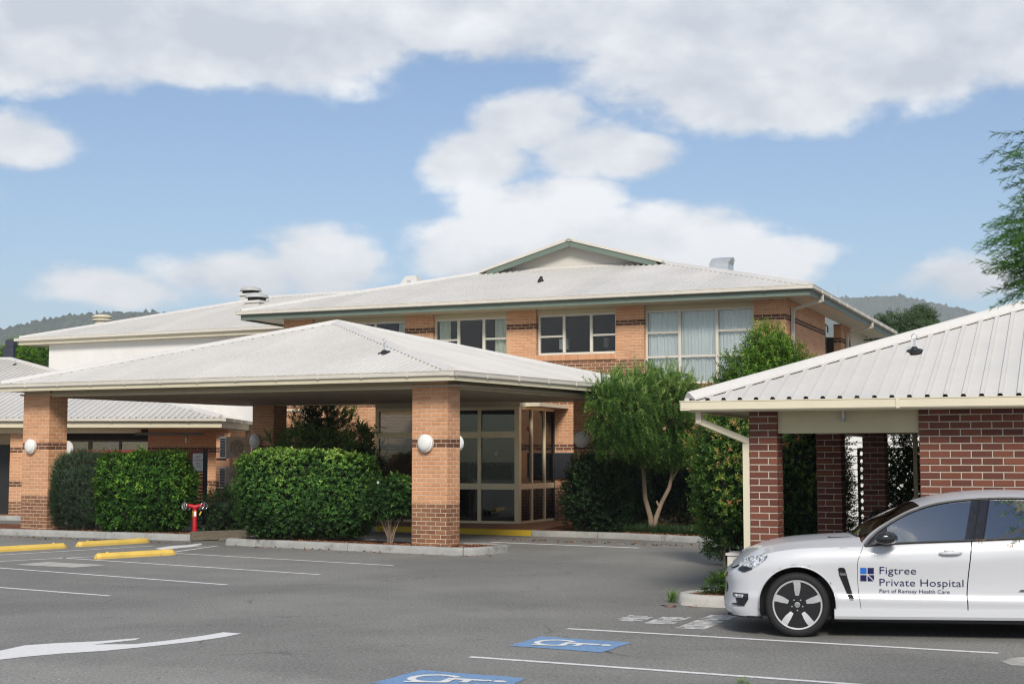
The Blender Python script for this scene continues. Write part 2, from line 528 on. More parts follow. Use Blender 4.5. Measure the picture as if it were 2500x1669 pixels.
def roof_plane(parent, poly, mat, name='roof_sheet', sheet=.8, pitch=.2, rh=.03, maxsheets=400, joined=False):
    """poly: eave start, eave end, then the upper corners (3-D). Split into ribbed sheets that run up the slope."""
    P = [Vector(p) for p in poly]
    es = (P[1] - P[0]); Ltot = es.length; es.normalize()
    nrm = es.cross(P[2] - P[0]).normalized()
    if nrm.z < 0: nrm = -nrm
    et = nrm.cross(es)
    if et.dot(P[2] - P[0]) < 0: et = -et
    q = [((p - P[0]).dot(es), (p - P[0]).dot(et)) for p in P]
    def ext(x):
        ts = []
        for i in range(len(q)):
            a, b = q[i], q[(i + 1) % len(q)]
            if abs(a[0] - b[0]) < 1e-9:
                if abs(a[0] - x) < 1e-6: ts += [a[1], b[1]]
                continue
            u = (x - a[0]) / (b[0] - a[0])
            if -1e-9 <= u <= 1 + 1e-9: ts.append(a[1] + u * (b[1] - a[1]))
        return (min(ts), max(ts)) if ts else (0, 0)
    smin, smax = min(a[0] for a in q), max(a[0] for a in q)
    k = max(1, int(round((smax - smin) / sheet))); w = (smax - smin) / k
    brk = sorted(set(round(a[0], 4) for a in q))
    prof = rib_profile(w, pitch, rh=rh)
    big = MB()
    for i in range(k):
        s0 = smin + i * w
        xs = [(s0 + a, h) for a, h in prof]
        for b in brk:
            if s0 + 1e-3 < b < s0 + w - 1e-3:
                for j in range(len(xs) - 1):
                    if xs[j][0] < b < xs[j + 1][0]:
                        u = (b - xs[j][0]) / (xs[j + 1][0] - xs[j][0])
                        xs.insert(j + 1, (b, xs[j][1] * (1 - u) + xs[j + 1][1] * u)); break
        mb = big if joined else MB()
        vs = []; fs = []
        for j, (x, h) in enumerate(xs):
            lo, hi = ext(min(max(x, smin), smax))
            base = P[0] + es * x + nrm * h
            vs += [base + et * lo, base + et * hi, base + et * lo - nrm * .004]
        for j in range(len(xs) - 1):
            fs.append((3 * j, 3 * j + 3, 3 * j + 4, 3 * j + 1))
        mb.add(vs, fs)
        if not joined: mb.build(name, mat, parent, fix=False)
    if joined: big.build(name, mat, parent, fix=False)
def ridge_cap(parent, a, b, mat, w=.2, h=.045, name='hip_cap', down=.05):
    a, b = Vector(a), Vector(b); d = (b - a); sd = Vector((d.y, -d.x, 0)).normalized()
    up = sd.cross(d).normalized()
    if up.z < 0: up = -up
    prof = [(-w / 2, -down), (-w / 2, -down + .02), (-w * .16, h * .8), (0, h + .012), (w * .16, h * .8), (w / 2, -down + .02), (w / 2, -down)]
    mb = MB(); n = len(prof); vs = []
    for p in (a, b):
        for x, z in prof: vs.append(p + sd * x + up * z)
    fs = [(i, i + 1, n + i + 1, n + i) for i in range(n - 1)] + [tuple(range(n)), tuple(range(n, 2 * n))[::-1]]
    return mb.add(vs, fs).build(name, mat, parent)
def gutter(parent, pts, mat, w=.115, h=.115, name='gutter', joint=1.15, closed=False, seams=True):
    """box gutter: outer bottom path pts (x, y, z) with the fall-line side to the left of travel; opens upward"""
    mb = MB(); P = [Vector(p) for p in pts]
    for i in range(len(P) - (0 if closed else 1)):
        a, b = P[i], P[(i + 1) % len(P)]
        d = (b - a); L = d.length; d.normalize(); n = Vector((-d.y, d.x, 0))
        def q(t, off, z): return a + d * t + n * off + Vector((0, 0, z))
        prof = [(w, 0), (.012, 0), (0, .014), (0, h - .016), (-.008, h - .012), (-.008, h), (.012, h), (.012, .02), (w, .02)]
        vs = [q(t, o, z) for t in (0, L) for o, z in prof]; m = len(prof)
        fs = [(j, (j + 1) % m, m + (j + 1) % m, m + j) for j in range(m)] + [tuple(range(m)), tuple(range(m, 2 * m))[::-1]]
        mb.add(vs, fs)
        if seams:
            k = int(L / joint)
            for j in range(1, k):
                t = j * L / k
                vs = [q(t + s, o, z) for s in (-.02, .02) for o, z in ((-.012, .004), (-.012, h + .004), (.02, h + .004), (.02, -.006), (-.004, -.006))]
                mb.add(vs, [(0, 1, 2, 3, 4), (9, 8, 7, 6, 5)] + [(j2, (j2 + 1) % 5, 5 + (j2 + 1) % 5, 5 + j2) for j2 in range(5)])
    return mb.build(name, mat, parent)

# ------------------------------------------------------------------ ground, road surface, paint
def asphalt_mat():
    t = NT('asphalt')
    fine = t.noise(95, 3, .8); mid = t.noise(30, 4, .85); big = t.noise(.22, 5, .6, dist=.4); patch = t.noise(.9, 5, .65)
    g = t.math('ADD', t.math('MULTIPLY', fine, .42), t.math('MULTIPLY', mid, .58))
    c = t.ramp(g, [(.36, (.062, .060, .054)), (.47, (.185, .179, .164)), (.56, (.262, .253, .232)), (.68, (.48, .465, .43))])
    for sc, lo, col, am in ((34, .965, (.52, .50, .46), .8), (21, .972, (.05, .048, .045), .8)):
        vo = t.N('ShaderNodeTexVoronoi'); vo.inputs['Scale'].default_value = sc; t.l.new(t.pos(), vo.inputs['Vector'])
        r = t.N('ShaderNodeSeparateColor'); t.l.new(vo.outputs['Color'], r.inputs[0])
        chip = t.math('MULTIPLY', t.rng(r.outputs[0], lo, lo + .01), t.rng(vo.outputs['Distance'], .22, .32, 1, 0))
        c = t.mix(t.math('MULTIPLY', chip, am), c, col)
    c = t.scale(c, t.rng(big, .32, .68, .86, 1.14, True))
    c = t.scale(c, t.rng(patch, .3, .7, .92, 1.08))
    oil = t.noise(2.1, 4, .6); c = t.scale(c, t.rng(oil, .66, .76, 1., .72, True))
    # shallow hairline cracks
    cv = t.N('ShaderNodeTexVoronoi', feature='DISTANCE_TO_EDGE'); cv.inputs['Scale'].default_value = .33
    wob = t.N('ShaderNodeVectorMath', operation='ADD'); t.l.new(t.pos(), wob.inputs[0])
    wn_ = t.N('ShaderNodeTexNoise'); t.l.new(t.pos(), wn_.inputs['Vector']); wn_.inputs['Scale'].default_value = 1.3; wn_.inputs['Detail'].default_value = 5
    t.l.new(wn_.outputs['Color'], wob.inputs[1]); t.l.new(wob.outputs[0], cv.inputs['Vector'])
    brk = t.noise(.6, 3)
    cr = t.math('MULTIPLY', t.rng(cv.outputs['Distance'], .0, .006, 1, 0), t.rng(brk, .50, .60, 0, .75))
    c = t.mix(cr, c, (.045, .043, .04))
    # older, coarser and paler surfacing nearest the viewer
    sx = t.N('ShaderNodeSeparateXYZ'); t.l.new(t.pos(), sx.inputs[0])
    edge = t.math('ADD', t.math('ADD', sx.outputs['Y'], t.math('MULTIPLY', sx.outputs['X'], .32)), t.math('MULTIPLY', t.math('SUBTRACT', t.noise(1.1, 4), .5), 1.6))
    old = t.rng(edge, 11.3, 12.3, 1, 0, True)
    c = t.mix(t.math('MULTIPLY', old, .45), c, t.scale(c, 1.5))
    return t.done(t.bsdf(c, t.rng(fine, .3, .7, .78, .92), 0, .25, g, .6, .01))
M_ASPHALT = asphalt_mat()
def paint_mat(name, col, wear=.5, edge=.62):
    t = NT(name)
    n = t.noise(22, 5, .75); s = t.noise(130, 3, .7); b = t.noise(1.3, 4, .6)
    w = t.rng(t.math('ADD', n, t.math('MULTIPLY', t.math('SUBTRACT', b, .5), .35)), edge, edge + .12, 0, wear)
    c = t.mix(w, col, (.17, .165, .155))
    c = t.scale(c, t.rng(s, .3, .7, .88, 1.08))
    return t.done(t.bsdf(c, .75, 0, .3, s, .4, .004))
M_PAINT = paint_mat('road_paint_white', (.74, .73, .71), .85, .585)
M_PAINT_OLD = paint_mat('road_paint_worn', (.66, .65, .62), .8, .56)
M_PAINT_BLUE = paint_mat('road_paint_blue', (.18, .31, .51), .8, .53)
M_PAINT_YEL = paint_mat('kerb_paint_yellow', (.60, .40, .03), .8, .60)
def grass_ground():
    t = NT('far_ground'); n = t.noise(.02, 5, .6)
    return t.done(t.bsdf(t.mix(t.rng(n, .3, .7), (.06, .085, .03), (.10, .10, .05)), .9))
g = MB().sheet([(-3900, -500, -.06), (3900, -500, -.06), (3900, 5200, -.06), (-3900, 5200, -.06)]).build('ground', grass_ground(), fix=False)
tag(g, kind='structure')
asphalt = MB().sheet([(-70, -25, 0), (70, -25, 0), (70, 75, 0), (-70, 75, 0)]).build('asphalt', M_ASPHALT, fix=False)
tag(asphalt, kind='structure')
rnd = random.Random(4)
def stripe(a, b, w=.085, name='parking_line', mat=None, z=.004):
    a, b = Vector((a[0], a[1], z)), Vector((b[0], b[1], z)); d = b - a; L = d.length; d.normalize(); n = Vector((-d.y, d.x, 0))
    k = max(2, int(L / .12)); vs = []
    for i in range(k + 1):
        p = a + d * (L * i / k)
        vs += [p + n * (w / 2 + rnd.uniform(-.005, .005)), p - n * (w / 2 + rnd.uniform(-.005, .005))]
    return MB().add(vs, [(2 * i, 2 * i + 1, 2 * i + 3, 2 * i + 2) for i in range(k)]).build(name, mat or M_PAINT, asphalt, fix=False)
for (x0, y0, x1, y1) in ((425, 1350, 961, 1380), (145, 1361, 780, 1402), (-40, 1383, 555, 1427), (-60, 1429, 268, 1454),
                         (1385, 1534, 2437, 1594), (1147, 1603, 2160, 1675), (-30, 1356, 375, 1332), (-30, 1371, 235, 1358), (425, 1347, 530, 1332)):
    stripe(gp(x0, y0), gp(x1, y1))
stripe(gp(1200, 1323), gp(1560, 1337), .20, 'lane_line')
stripe(gp(1120, 1326), gp(1245, 1332), .16, 'lane_line', M_PAINT_OLD)
stripe(gp(540, 1288), gp(660, 1290), .07, 'lane_line')
stripe(gp(400, 1285), gp(450, 1286), .07, 'lane_line')
# direction arrow, front left
arrow = [(-40, 1598), (0, 1588), (60, 1575), (130, 1570), (240, 1565), (342, 1557), (330, 1562), (228, 1573), (330, 1572), (420, 1562), (500, 1551),
         (545, 1543), (590, 1546), (540, 1556), (470, 1566), (380, 1576), (260, 1588), (150, 1595), (60, 1603), (0, 1610), (-40, 1616)]
MB().sheet([(*gp(x, y).xy, .004) for x, y in arrow]).build('direction_arrow', M_PAINT, asphalt, fix=False)
arrow2 = [(378, 1338), (420, 1332), (455, 1330), (490, 1326), (494, 1329), (470, 1333), (512, 1331), (440, 1337), (395, 1342)]
MB().sheet([(*gp(x, y).xy, .004) for x, y in arrow2]).build('direction_arrow', M_PAINT, asphalt, fix=False)
MB().sheet([(*gp(x, y).xy, .004) for x, y in ((35, 1378), (115, 1371), (262, 1379), (180, 1385))]).build('concrete_patch', M_CONC_L, asphalt, fix=False)
MB().sheet([(*gp(x, y).xy, .004) for x, y in ((2445, 1615), (2470, 1606), (2520, 1602), (2560, 1612), (2540, 1626), (2470, 1624))]).build('concrete_patch', M_CONC_L, asphalt, fix=False)
def access_symbol(a, b, c, d):
    a, b, c, d = [Vector((*p, .004)) for p in (a, b, c, d)]
    pad = MB()
    n = 14; rr = random.Random(3); ring = []
    for p, q in ((a, b), (b, c), (c, d), (d, a)):
        for i in range(n):
            ring.append(p.lerp(q, i / n) + Vector((rr.uniform(-.012, .012), rr.uniform(-.012, .012), 0)))
    pad.sheet(ring).build('accessible_bay_pad', M_PAINT_BLUE, asphalt, fix=False)
    def q(u, v):   # u up the symbol, v to its right
        p = (a.lerp(d, v)).lerp(b.lerp(c, v), 0)
        lo = b.lerp(a, v); hi = c.lerp(d, v)
        p = lo.lerp(hi, u); p.z = .008
        return p
    sy = MB(); lay = [0]
    def blob(poly):
        lay[0] += 1
        sy.sheet([q(*p) + Vector((0, 0, .0004 * lay[0])) for p in poly])
    blob([(.86 + .055 * math.cos(t), .42 + .068 * math.sin(t)) for t in [i * math.pi / 6 for i in range(12)]])
    ring = [rad(a) for a in range(35, 326, 15)]
    pts_o = [(.34 + .22 * math.cos(t), .50 + .29 * math.sin(t)) for t in ring]; pts_i = [(.34 + .155 * math.cos(t), .50 + .205 * math.sin(t)) for t in ring]
    vs = [q(*p) + Vector((0, 0, .0002)) for p in pts_o] + [q(*p) + Vector((0, 0, .0002)) for p in pts_i]; n_ = len(ring)
    sy.add(vs, [(k, k + 1, n_ + k + 1, n_ + k) for k in range(n_ - 1)])
    blob([(.79, .37), (.79, .47), (.46, .50), (.46, .40)])
    blob([(.64, .45), (.64, .66), (.575, .66), (.575, .45)])
    blob([(.50, .42), (.50, .74), (.43, .74), (.43, .42)])
    blob([(.48, .68), (.48, .75), (.20, .86), (.18, .79)])
    sy.build('accessible_symbol', M_PAINT, asphalt, fix=False)
access_symbol(gp(1242, 1576).xy, gp(1320, 1553).xy, gp(1540, 1568).xy, gp(1470, 1592).xy)
access_symbol(gp(905, 1668).xy, gp(1025, 1635).xy, gp(1280, 1655).xy, gp(1235, 1684).xy)
# worn, unreadable word marks painted in front of the car: bars of the letters, three lines
tu = Vector((.93, -.37, 0)); tv = Vector((.40, .916, 0))
wr = random.Random(11)
for (o, ln) in (((1.16, 16.69), .60), ((1.49, 16.42), .78), ((1.79, 15.95), 1.46)):
    base = Vector((*o, .004)); mb = MB(); x = 0.; Hh = .33
    while x < ln - .03:
        w = wr.choice((.045, .05, .055)); a0 = wr.choice((0, 0, 0, .08)); a1 = wr.choice((Hh, Hh, Hh, Hh * .72))
        p = [base + tv * x + tu * a0, base + tv * (x + w) + tu * a0, base + tv * (x + w) + tu * a1, base + tv * x + tu * a1]
        mb.sheet(p)
        if wr.random() < .62:
            c = wr.choice((0.0, Hh * .45, Hh - .05)); nx = min(x + .085, ln)
            mb.sheet([base + tv * (x + w) + tu * c + Vector((0, 0, .0005)), base + tv * nx + tu * c + Vector((0, 0, .0005)), base + tv * nx + tu * (c + .05) + Vector((0, 0, .0005)), base + tv * (x + w) + tu * (c + .05) + Vector((0, 0, .0005))])
        x += wr.choice((.075, .085, .10))
    mb.build('bay_lettering', M_PAINT, asphalt, fix=False)

# ------------------------------------------------------------------ kerbs, beds, footpath
def offset_path(path, off):
    out = []; P = [Vector((p[0], p[1])) for p in path]
    for i, p in enumerate(P):
        d0 = (p - P[i - 1]).normalized() if i > 0 else (P[i + 1] - p).normalized()
        d1 = (P[i + 1] - p).normalized() if i < len(P) - 1 else d0
        n0, n1 = Vector((-d0.y, d0.x)), Vector((-d1.y, d1.x)); m = (n0 + n1)
        m = m.normalized() if m.length > 1e-6 else n0
        out.append(p + m * (off / max(.35, m.dot(n0))))
    return out
def kerb_run(parent, path, mat, w=.16, h=.15, seg=2.4, name='kerb_segment', rr=None, top=None):
    """path of the outer foot; the bed lies to the left of travel"""
    rr = rr or random.Random(int(abs(path[0][0]) * 100))
    P = [Vector((p[0], p[1])) for p in path]; out = [P[0]]
    for a, b in zip(P, P[1:]):
        L = (b - a).length; k = max(1, int(L / .4))
        for i in range(1, k + 1): out.append(a.lerp(b, i / k))
    prof = [(0, -.02), (.012, h * .55), (.022, h - .03), (.045, h - .006), (.08, h), (w - .03, h), (w, h - .015), (w, .02)]
    rails = [offset_path(out, o) for o, _ in prof]
    segs = []; cur = [0]; acc = 0.
    for i in range(1, len(out)):
        acc += (out[i] - out[i - 1]).length; cur.append(i)
        if acc > seg * rr.uniform(.8, 1.15) and i < len(out) - 2: segs.append(cur); cur = [i]; acc = 0.
    segs.append(cur)
    for sgi in segs:
        if len(sgi) < 2: continue
        mb = MB(); vs = []; m = len(prof)
        for n_, i in enumerate(sgi):
            for k, (o, z) in enumerate(prof):
                p = rails[k][i]
                if n_ == 0: p = p + (rails[k][sgi[1]] - p).normalized() * .007
                if n_ == len(sgi) - 1: p = p + (rails[k][sgi[-2]] - p).normalized() * .007
                vs.append((p.x, p.y, z + (rr.uniform(-.003, .003) if 0 < k < m - 1 else 0)))
        fs = [(n_ * m + k, n_ * m + k + 1, (n_ + 1) * m + k + 1, (n_ + 1) * m + k) for n_ in range(len(sgi) - 1) for k in range(m - 1)]
        fs += [tuple(range(m)), tuple(range((len(sgi) - 1) * m, len(sgi) * m))[::-1]]
        o = mb.add(vs, fs).build(name, mat, parent, smooth=40.)
def struct(name, mb, mat, **k):
    return tag(mb.build(name, mat, **k), kind='structure')
def mulch_mat():
    t = NT('bark_mulch'); n = t.noise(28, 5, .75); b = t.noise(3, 4)
    c = t.ramp(n, [(.3, (.05, .022, .012)), (.5, (.19, .075, .035)), (.7, (.33, .15, .075))])
    return t.done(t.bsdf(t.scale(c, t.rng(b, .3, .7, .75, 1.15)), .9, 0, .2, n, .9, .03))
M_MULCH = mulch_mat()
cw = lambda x, y: FC.w(x, y).xy
# island in front of the canopy
tip = [(.35, -.46)] + [(.42 + .46 * math.sin(t), .02 - .46 * math.cos(t) + .0) for t in [rad(a) for a in range(15, 91, 15)]]
tip += [(.88, .55)] + [(.42 + .46 * math.cos(t), .75 + .46 * math.sin(t)) for t in [rad(a) for a in range(20, 91, 18)]]
isl = [(-5.62, 1.15), (-5.64, -.36), (-5.52, -.43), (-3, -.44)] + tip + [(-1, 1.23), (-5.62, 1.23)]
kb = tag(bpy.data.objects.new('kerb', None), kind='structure'); link(kb)
kerb_run(kb, [cw(*p) for p in isl], M_CONC, .17, .15, 2.6)
bed = [cw(x, y) for x, y in [(-5.5, 1.15), (-5.5, -.34), (-3, -.34), (.35, -.34), (.72, -.1), (.8, .5), (.5, 1.05), (-1, 1.12)]]
struct('mulch_bed', MB().sheet([(p.x, p.y, .115) for p in bed]), M_MULCH, fix=False)
# left island
lisl = [(-22, -1.3), (-17, -.80), (-13.19, -.38), (-7.36, .29), (-7.28, .40), (-7.25, .62)]
kb2 = tag(bpy.data.objects.new('kerb', None), kind='structure'); link(kb2)
kerb_run(kb2, [cw(*p) for p in lisl], M_CONC, .17, .15, 2.9)
bed2 = [cw(x, y) for x, y in [(-22, -1.2), (-13.2, -.27), (-7.38, .40), (-7.3, .7), (-6.9, 2.0), (-7.6, 2.2), (-22, 1.8)]]
struct('mulch_bed', MB().sheet([(p.x, p.y, .115) for p in bed2]), M_MULCH, fix=False)
# building side kerb of the lane and the paving behind it
far = [gp(-120, 1268), gp(300, 1272), gp(575, 1279), gp(668, 1284), gp(915, 1296), gp(1297, 1308), gp(1500, 1314), gp(1735, 1326), gp(1790, 1340)]
far = [Vector((p.x, p.y)) for p in far]
far[-1] = far[-2] + Vector((.75, .9))
kb3 = tag(bpy.data.objects.new('kerb', None), kind='structure'); link(kb3)
kerb_run(kb3, far[0:3], M_CONC, .16, .14, 2.4)
kerb_run(kb3, far[2:4], M_PAINT_YEL, .16, .14, 2.4, name='yellow_kerb_segment')
kerb_run(kb3, far[3:5], M_CONC, .16, .14, 2.4)
kerb_run(kb3, far[4:6], M_PAINT_YEL, .16, .14, 2.2, name='yellow_kerb_segment')
kerb_run(kb3, far[5:9], M_CONC, .16, .14, 1.5)
M_PAVE = pm('terracotta_paving', (.34, .165, .085), .6, .12, 1.4, .25, 60)
inn = offset_path(far, .12)
fp = [(p.x, p.y, .130) for p in inn[:6]] + [(*FM.w(-5.6, .2).xy, .130), (*FM.w(-16, 2.5).xy, .130), (-24, 48, .130), (-24, 44, .130)]
struct('footpath', MB().sheet(fp), M_PAVE, fix=False)
gb = [(p.x, p.y, .124) for p in inn[5:]] + [(7.5, 30, .124), (9.5, 36.8, .124), (*FM.w(-5.5, .1).xy, .124)]
struct('garden_bed', MB().sheet(gb), M_MULCH, fix=False)
# small kerbed bed beside the carport, nose of it in front of the parked car
nose = gp(1655, 1470)
n0 = Vector((nose.x, nose.y))
ru, rv = Vector((FR.c, -FR.s)), Vector((FR.s, FR.c))
bed3p = [n0 + ru * a + rv * b for a, b in ((1.9, -.52), (.35, -.40), (.12, -.30), (.0, -.05), (.03, .3), (.3, .62), (.75, 1.4), (1.4, 4.2), (1.75, 6.0))]
kb4 = tag(bpy.data.objects.new('kerb', None), kind='structure'); link(kb4)
kerb_run(kb4, list(reversed(bed3p)), M_CONC_L, .15, .14, 1.6)
struct('garden_bed', MB().sheet([(*(p).xy, .115) for p in [n0 + ru * a + rv * b for a, b in ((1.9, -.42), (.35, -.30), (.12, 0), (.15, .3), (.85, 1.4), (1.5, 4.2), (1.85, 6), (3.2, 5.5), (2.6, 1.5))]]), M_MULCH, fix=False)
# ------------------------------------------------------------------ entrance canopy
canopy = fthing('entrance_canopy', 'entrance canopy with pale hipped metal roof on four brick columns', 'canopy', FC)
zt = lambda x: -.0092 * x            # the long front eave climbs slightly to the left
def colmat(z): return M_BRICK_BROWN if z < .98 else (M_BRICK_BAND if 2.09 < z < 2.27 else M_BRICK)
BK = Bricks()
COLS = [(-.88, 0., 0., .44, 3.44, 9.), (-12.90, -11.93, 0., .56, 3.53, 6.), (-12.29, -11.46, 7.5, 8.05, 3.5, 1.5), (-1.53, -.66, 7.5, 8.0, 3.42, 1.2)]
for (x0, x1, y0, y1, zt1, pri) in COLS:
    col = MB().box(x0 + .008, x1 - .008, y0 + .008, y1 - .008, .0, zt1 + .02).build('column', M_MORTAR, canopy)
    z0 = .10; n = int((zt1 - z0) / .086)
    brick_face(BK, col, (x0, y0), 0., x1 - x0, z0, z0 + n * .086, colmat, pri, half=0)
    brick_face(BK, col, (x1, y0), math.pi / 2, y1 - y0, z0, z0 + n * .086, colmat, pri * .6, L=.22, half=1)
    brick_face(BK, col, (x1, y1), math.pi, x1 - x0, z0, z0 + n * .086, colmat, 0)
    brick_face(BK, col, (x0, y1), -math.pi / 2, y1 - y0, z0, z0 + n * .086, colmat, 0, L=.22)
BK.flush()
ex0, ex1, ey0, ey1 = -13.22, .47, -.47, 8.72
apex = Vector((-6.385, 4.2, 5.22))
def T(mb): return mb.map(lambda x, y, z: (x, y, z + zt(x)))
# beams between the columns
for (a, b, c, d) in ((-11.93, -.88, .07, .26), (-.22, -.03, .44, 7.5), (-11.46, -1.53, 7.6, 7.85), (-12.6, -12.4, .56, 7.5)):
    T(MB().box(a, b, c, d, 3.262, 3.46)).build('beam', M_BEAM, canopy)
# lined ceiling
mb = MB()
nb = 44; w = (8.35 + .06) / nb
for i in range(nb):
    mb.box(-12.98, .24, -.06 + i * w + .006, -.06 + (i + 1) * w - .006, 3.286, 3.305)
mb.box(-12.98, .24, -.05, 8.30, 3.305, 3.325)
T(mb).build('soffit', M_SOFFIT, canopy)
E_ = ((ex0, ey0), (ex1, ey0), (ex1, ey1), (ex0, ey1))
mb = MB()
mb.box(ex0 + .03, ex1 + .045, ey0 - .045, ey0 - .01, 3.375, 3.50).box(ex1 + .01, ex1 + .045, ey0 - .01, ey1 - .03, 3.375, 3.50)
mb.box(ex0 + .03, ex0 + .06, ey0 + .06, ey1 - .03, 3.385, 3.50).box(ex0 + .06, ex1 - .06, ey1 - .06, ey1 - .03, 3.385, 3.50)
T(mb).build('fascia', M_FASCIA, canopy)
mb = MB()
mb.box(ex0 + .06, ex1 + .01, ey0 - .01, .07, 3.400, 3.410).box(-.03, ex1 + .01, .07, ey1 - .06, 3.400, 3.410).box(ex0 + .06, -12.6, .07, ey1 - .06, 3.400, 3.410)
T(mb).build('eave_lining', M_FASCIA, canopy)
gz = 3.465
pts = [(ex0 - .09, ey1 + .09), (ex0 - .09, ey0 - .09), (ex1 + .09, ey0 - .09), (ex1 + .09, ey1 + .09)]
gut = gutter(canopy, [(x, y, gz + zt(x)) for x, y in pts], M_GUTTER, .12, .105, closed=True)
rz = 3.548
cn = [Vector((x, y, rz + zt(x))) for x, y in ((ex0 - .03, ey0 - .03), (ex1 + .03, ey0 - .03), (ex1 + .03, ey1 + .03), (ex0 - .03, ey1 + .03))]
for i in range(4): roof_plane(canopy, [cn[i], cn[(i + 1) % 4], apex], M_ROOF)
for i in range(4): ridge_cap(canopy, cn[i].lerp(apex, .012) + Vector((0, 0, .03)), apex + Vector((0, 0, .03)), M_CAP, .24)
# fall-arrest anchor and its black boot on the front slope
def anchor(name_parent, p, n, s=1.0):
    n = Vector(n).normalized(); p = Vector(p)
    a = MB().lathe([(.11 * s, 0), (.105 * s, .012), (.05 * s, .03), (.03 * s, .06), (0.001, .062)], p, n, 12).build('boot', M_BLACK, name_parent)
    r = MB().path([p, p + Vector((0, 0, .16 * s))], .012 * s, 6)
    ring = [p + Vector((.035 * s * math.cos(t), 0, (.195 + .035 * math.sin(t)) * s)) for t in [i * math.pi / 5 for i in range(11)]]
    r.path(ring, .008 * s, 6, False).build('eye_bolt', M_STEEL, name_parent)
def front_slope(p2):      # local point of the canopy front slope seen at a photo pixel
    for k in range(60):
        y = ey0 + k * .08
        x, z = FC.py(p2[0], p2[1], y)
        zz = rz + (5.22 - rz) * (y - ey0) / (4.2 - ey0)
        if z <= zz: return Vector((x, y, zz + .03))
    return Vector((-3, 2, 4.4))
an = tag(bpy.data.objects.new('roof_anchor', None), 'steel eye bolt in a black boot on the front slope of the canopy roof', 'roof anchor', 'roof anchors'); link(an)
pl = front_slope((938, 866)); an.location = FC.w(*pl); an.rotation_euler = (0, 0, -FC.phi)
anchor(an, (0, 0, 0), (0, -.33, 1), 1.3)
# small ceiling light fitting
lf = MB().lathe([(.05, 0), (.05, -.03), (.03, -.05), (.001, -.055)], (0, 0, 0), (0, 0, 1), 12).build('ceiling_light', M_WHITE)
lf.location = FC.w(-5.2, 6.2, 3.283 + zt(-5.2)); tag(lf, 'small round light under the canopy ceiling near the glass entry', 'light')

# ------------------------------------------------------------------ main building
main = fthing('hospital_building', 'two storey apricot brick hospital building with pale metal roof and green fascia', 'building', FM)
BM = Bricks()
def mm(z): return M_BRICK_BROWN if 3.35 < z < 4.61 else (M_BRICK_BAND if 5.56 < z < 5.74 else M_BRICK)
def mg(z): return M_BRICK_BROWN if z < 1.05 else (M_BRICK_BAND if 2.06 < z < 2.24 else M_BRICK)
WT, WTOP = .02, 6.14
PIERS = [(-.88, 0.), (-4.79, -3.96), (-8.11, -7.19), (-11.40, -10.47), (-15.60, -14.56)]
WINS = [(-3.96, -.88, 3.90), (-7.19, -4.79, 4.80), (-10.47, -8.11, 4.80), (-14.56, -11.40, 4.80)]
def wall(parent, x0, x1, z0, z1, y=.0, th=.24, name='wall', mat=None):
    return MB().box(x0, x1, y + .008, y + th, z0, z1).build(name, mat or M_MORTAR, parent)
for k, (x0, x1) in enumerate(PIERS):
    w = wall(main, x0 + .008, x1 - .008, 4.62 if k else 3.6, WTOP, th=.3, name='pier')
    brick_face(BM, w, (x0, 0.), 0., x1 - x0, 4.61, WTOP, mm, 5, half=k)
    if k: brick_face(BM, w, (x1, 0.), math.pi / 2, .3, 4.61, WTOP, mm, .0, L=.23)
upper = wall(main, -15.6 + .008, -.008, 3.2, 3.88)
brick_face(BM, upper, (-15.6, 0.), 0., 15.6, 3.21, 3.90, mm, 1.2)
spand = wall(main, -15.6 + .008, -3.96, 3.88, 4.62)
brick_face(BM, spand, (-15.6, 0.), 0., 15.6 - 3.96, 3.90, 4.61, mm, 3.)
spand2 = wall(main, -.88, -.008, 3.88, 4.62)
brick_face(BM, spand2, (-.88, 0.), 0., .88, 3.90, 4.61, mm, 2.)
for (x0, x1, zb) in WINS[1:]:      # brick on edge sills
    s = MB().box(x0 - .02, x1 + .02, -.03, .2, 4.625, 4.785).build('sill', M_MORTAR, main)
    n = int((x1 - x0) / .088)
    for i in range(n):
        BM.add(s, (x0 + (i + .5) * (x1 - x0) / n, -.045, 4.705), .076, .165, .02, 0., M_BRICK, 2.5 if zb else 0)
s = MB().box(-3.98, -.86, -.03, .2, 3.80, 3.90).build('sill', M_MORTAR, main)
for i in range(35): BM.add(s, (-3.96 + (i + .5) * 3.08 / 35, -.045, 3.83), .076, .14, .02, 0., M_BRICK_BROWN, 1.)
ground_wall = wall(main, -15.6 + .008, -.008, 0., 3.2)
brick_face(BM, ground_wall, (-15.6, 0.), 0., 15.6, .12, 3.21, mg, .8)
# side wall to the right
side = MB().box(-.25, -.008, .32, 5.45, 0, WTOP).build('wall', M_MORTAR, main)
brick_face(BM, side, (0., 0.), math.pi / 2, 5.45, 2.03, WTOP, mm, .5)
pier2 = MB().box(-.25, -.008, 8.2, 9.9, 0, WTOP).build('wall', M_MORTAR, main)
brick_face(BM, pier2, (-.25, 8.2 - .012), 0., .25, 2.03, WTOP, mm, .4)
brick_face(BM, pier2, (0., 8.2), math.pi / 2, 1.7, 2.03, WTOP, mm, .4)
MB().box(-.7, -.5, 5.45, 8.2, 0, WTOP).build('wall', M_CREAM, main)
MB().box(-.28, -.06, 9.9, 13.35, 0, WTOP).build('wall', M_CREAM, main)
MB().box(-15.6, -.3, 13.1, 13.35, 0, WTOP).build('wall', M_CREAM, main)
MB().box(-15.6, -15.35, .3, 13.1, 0, WTOP).build('wall', M_CREAM, main)
MB().box(-15.3, -.3, .3, 13., 3.05, 3.2).build('floor', M_DARKROOM, main)
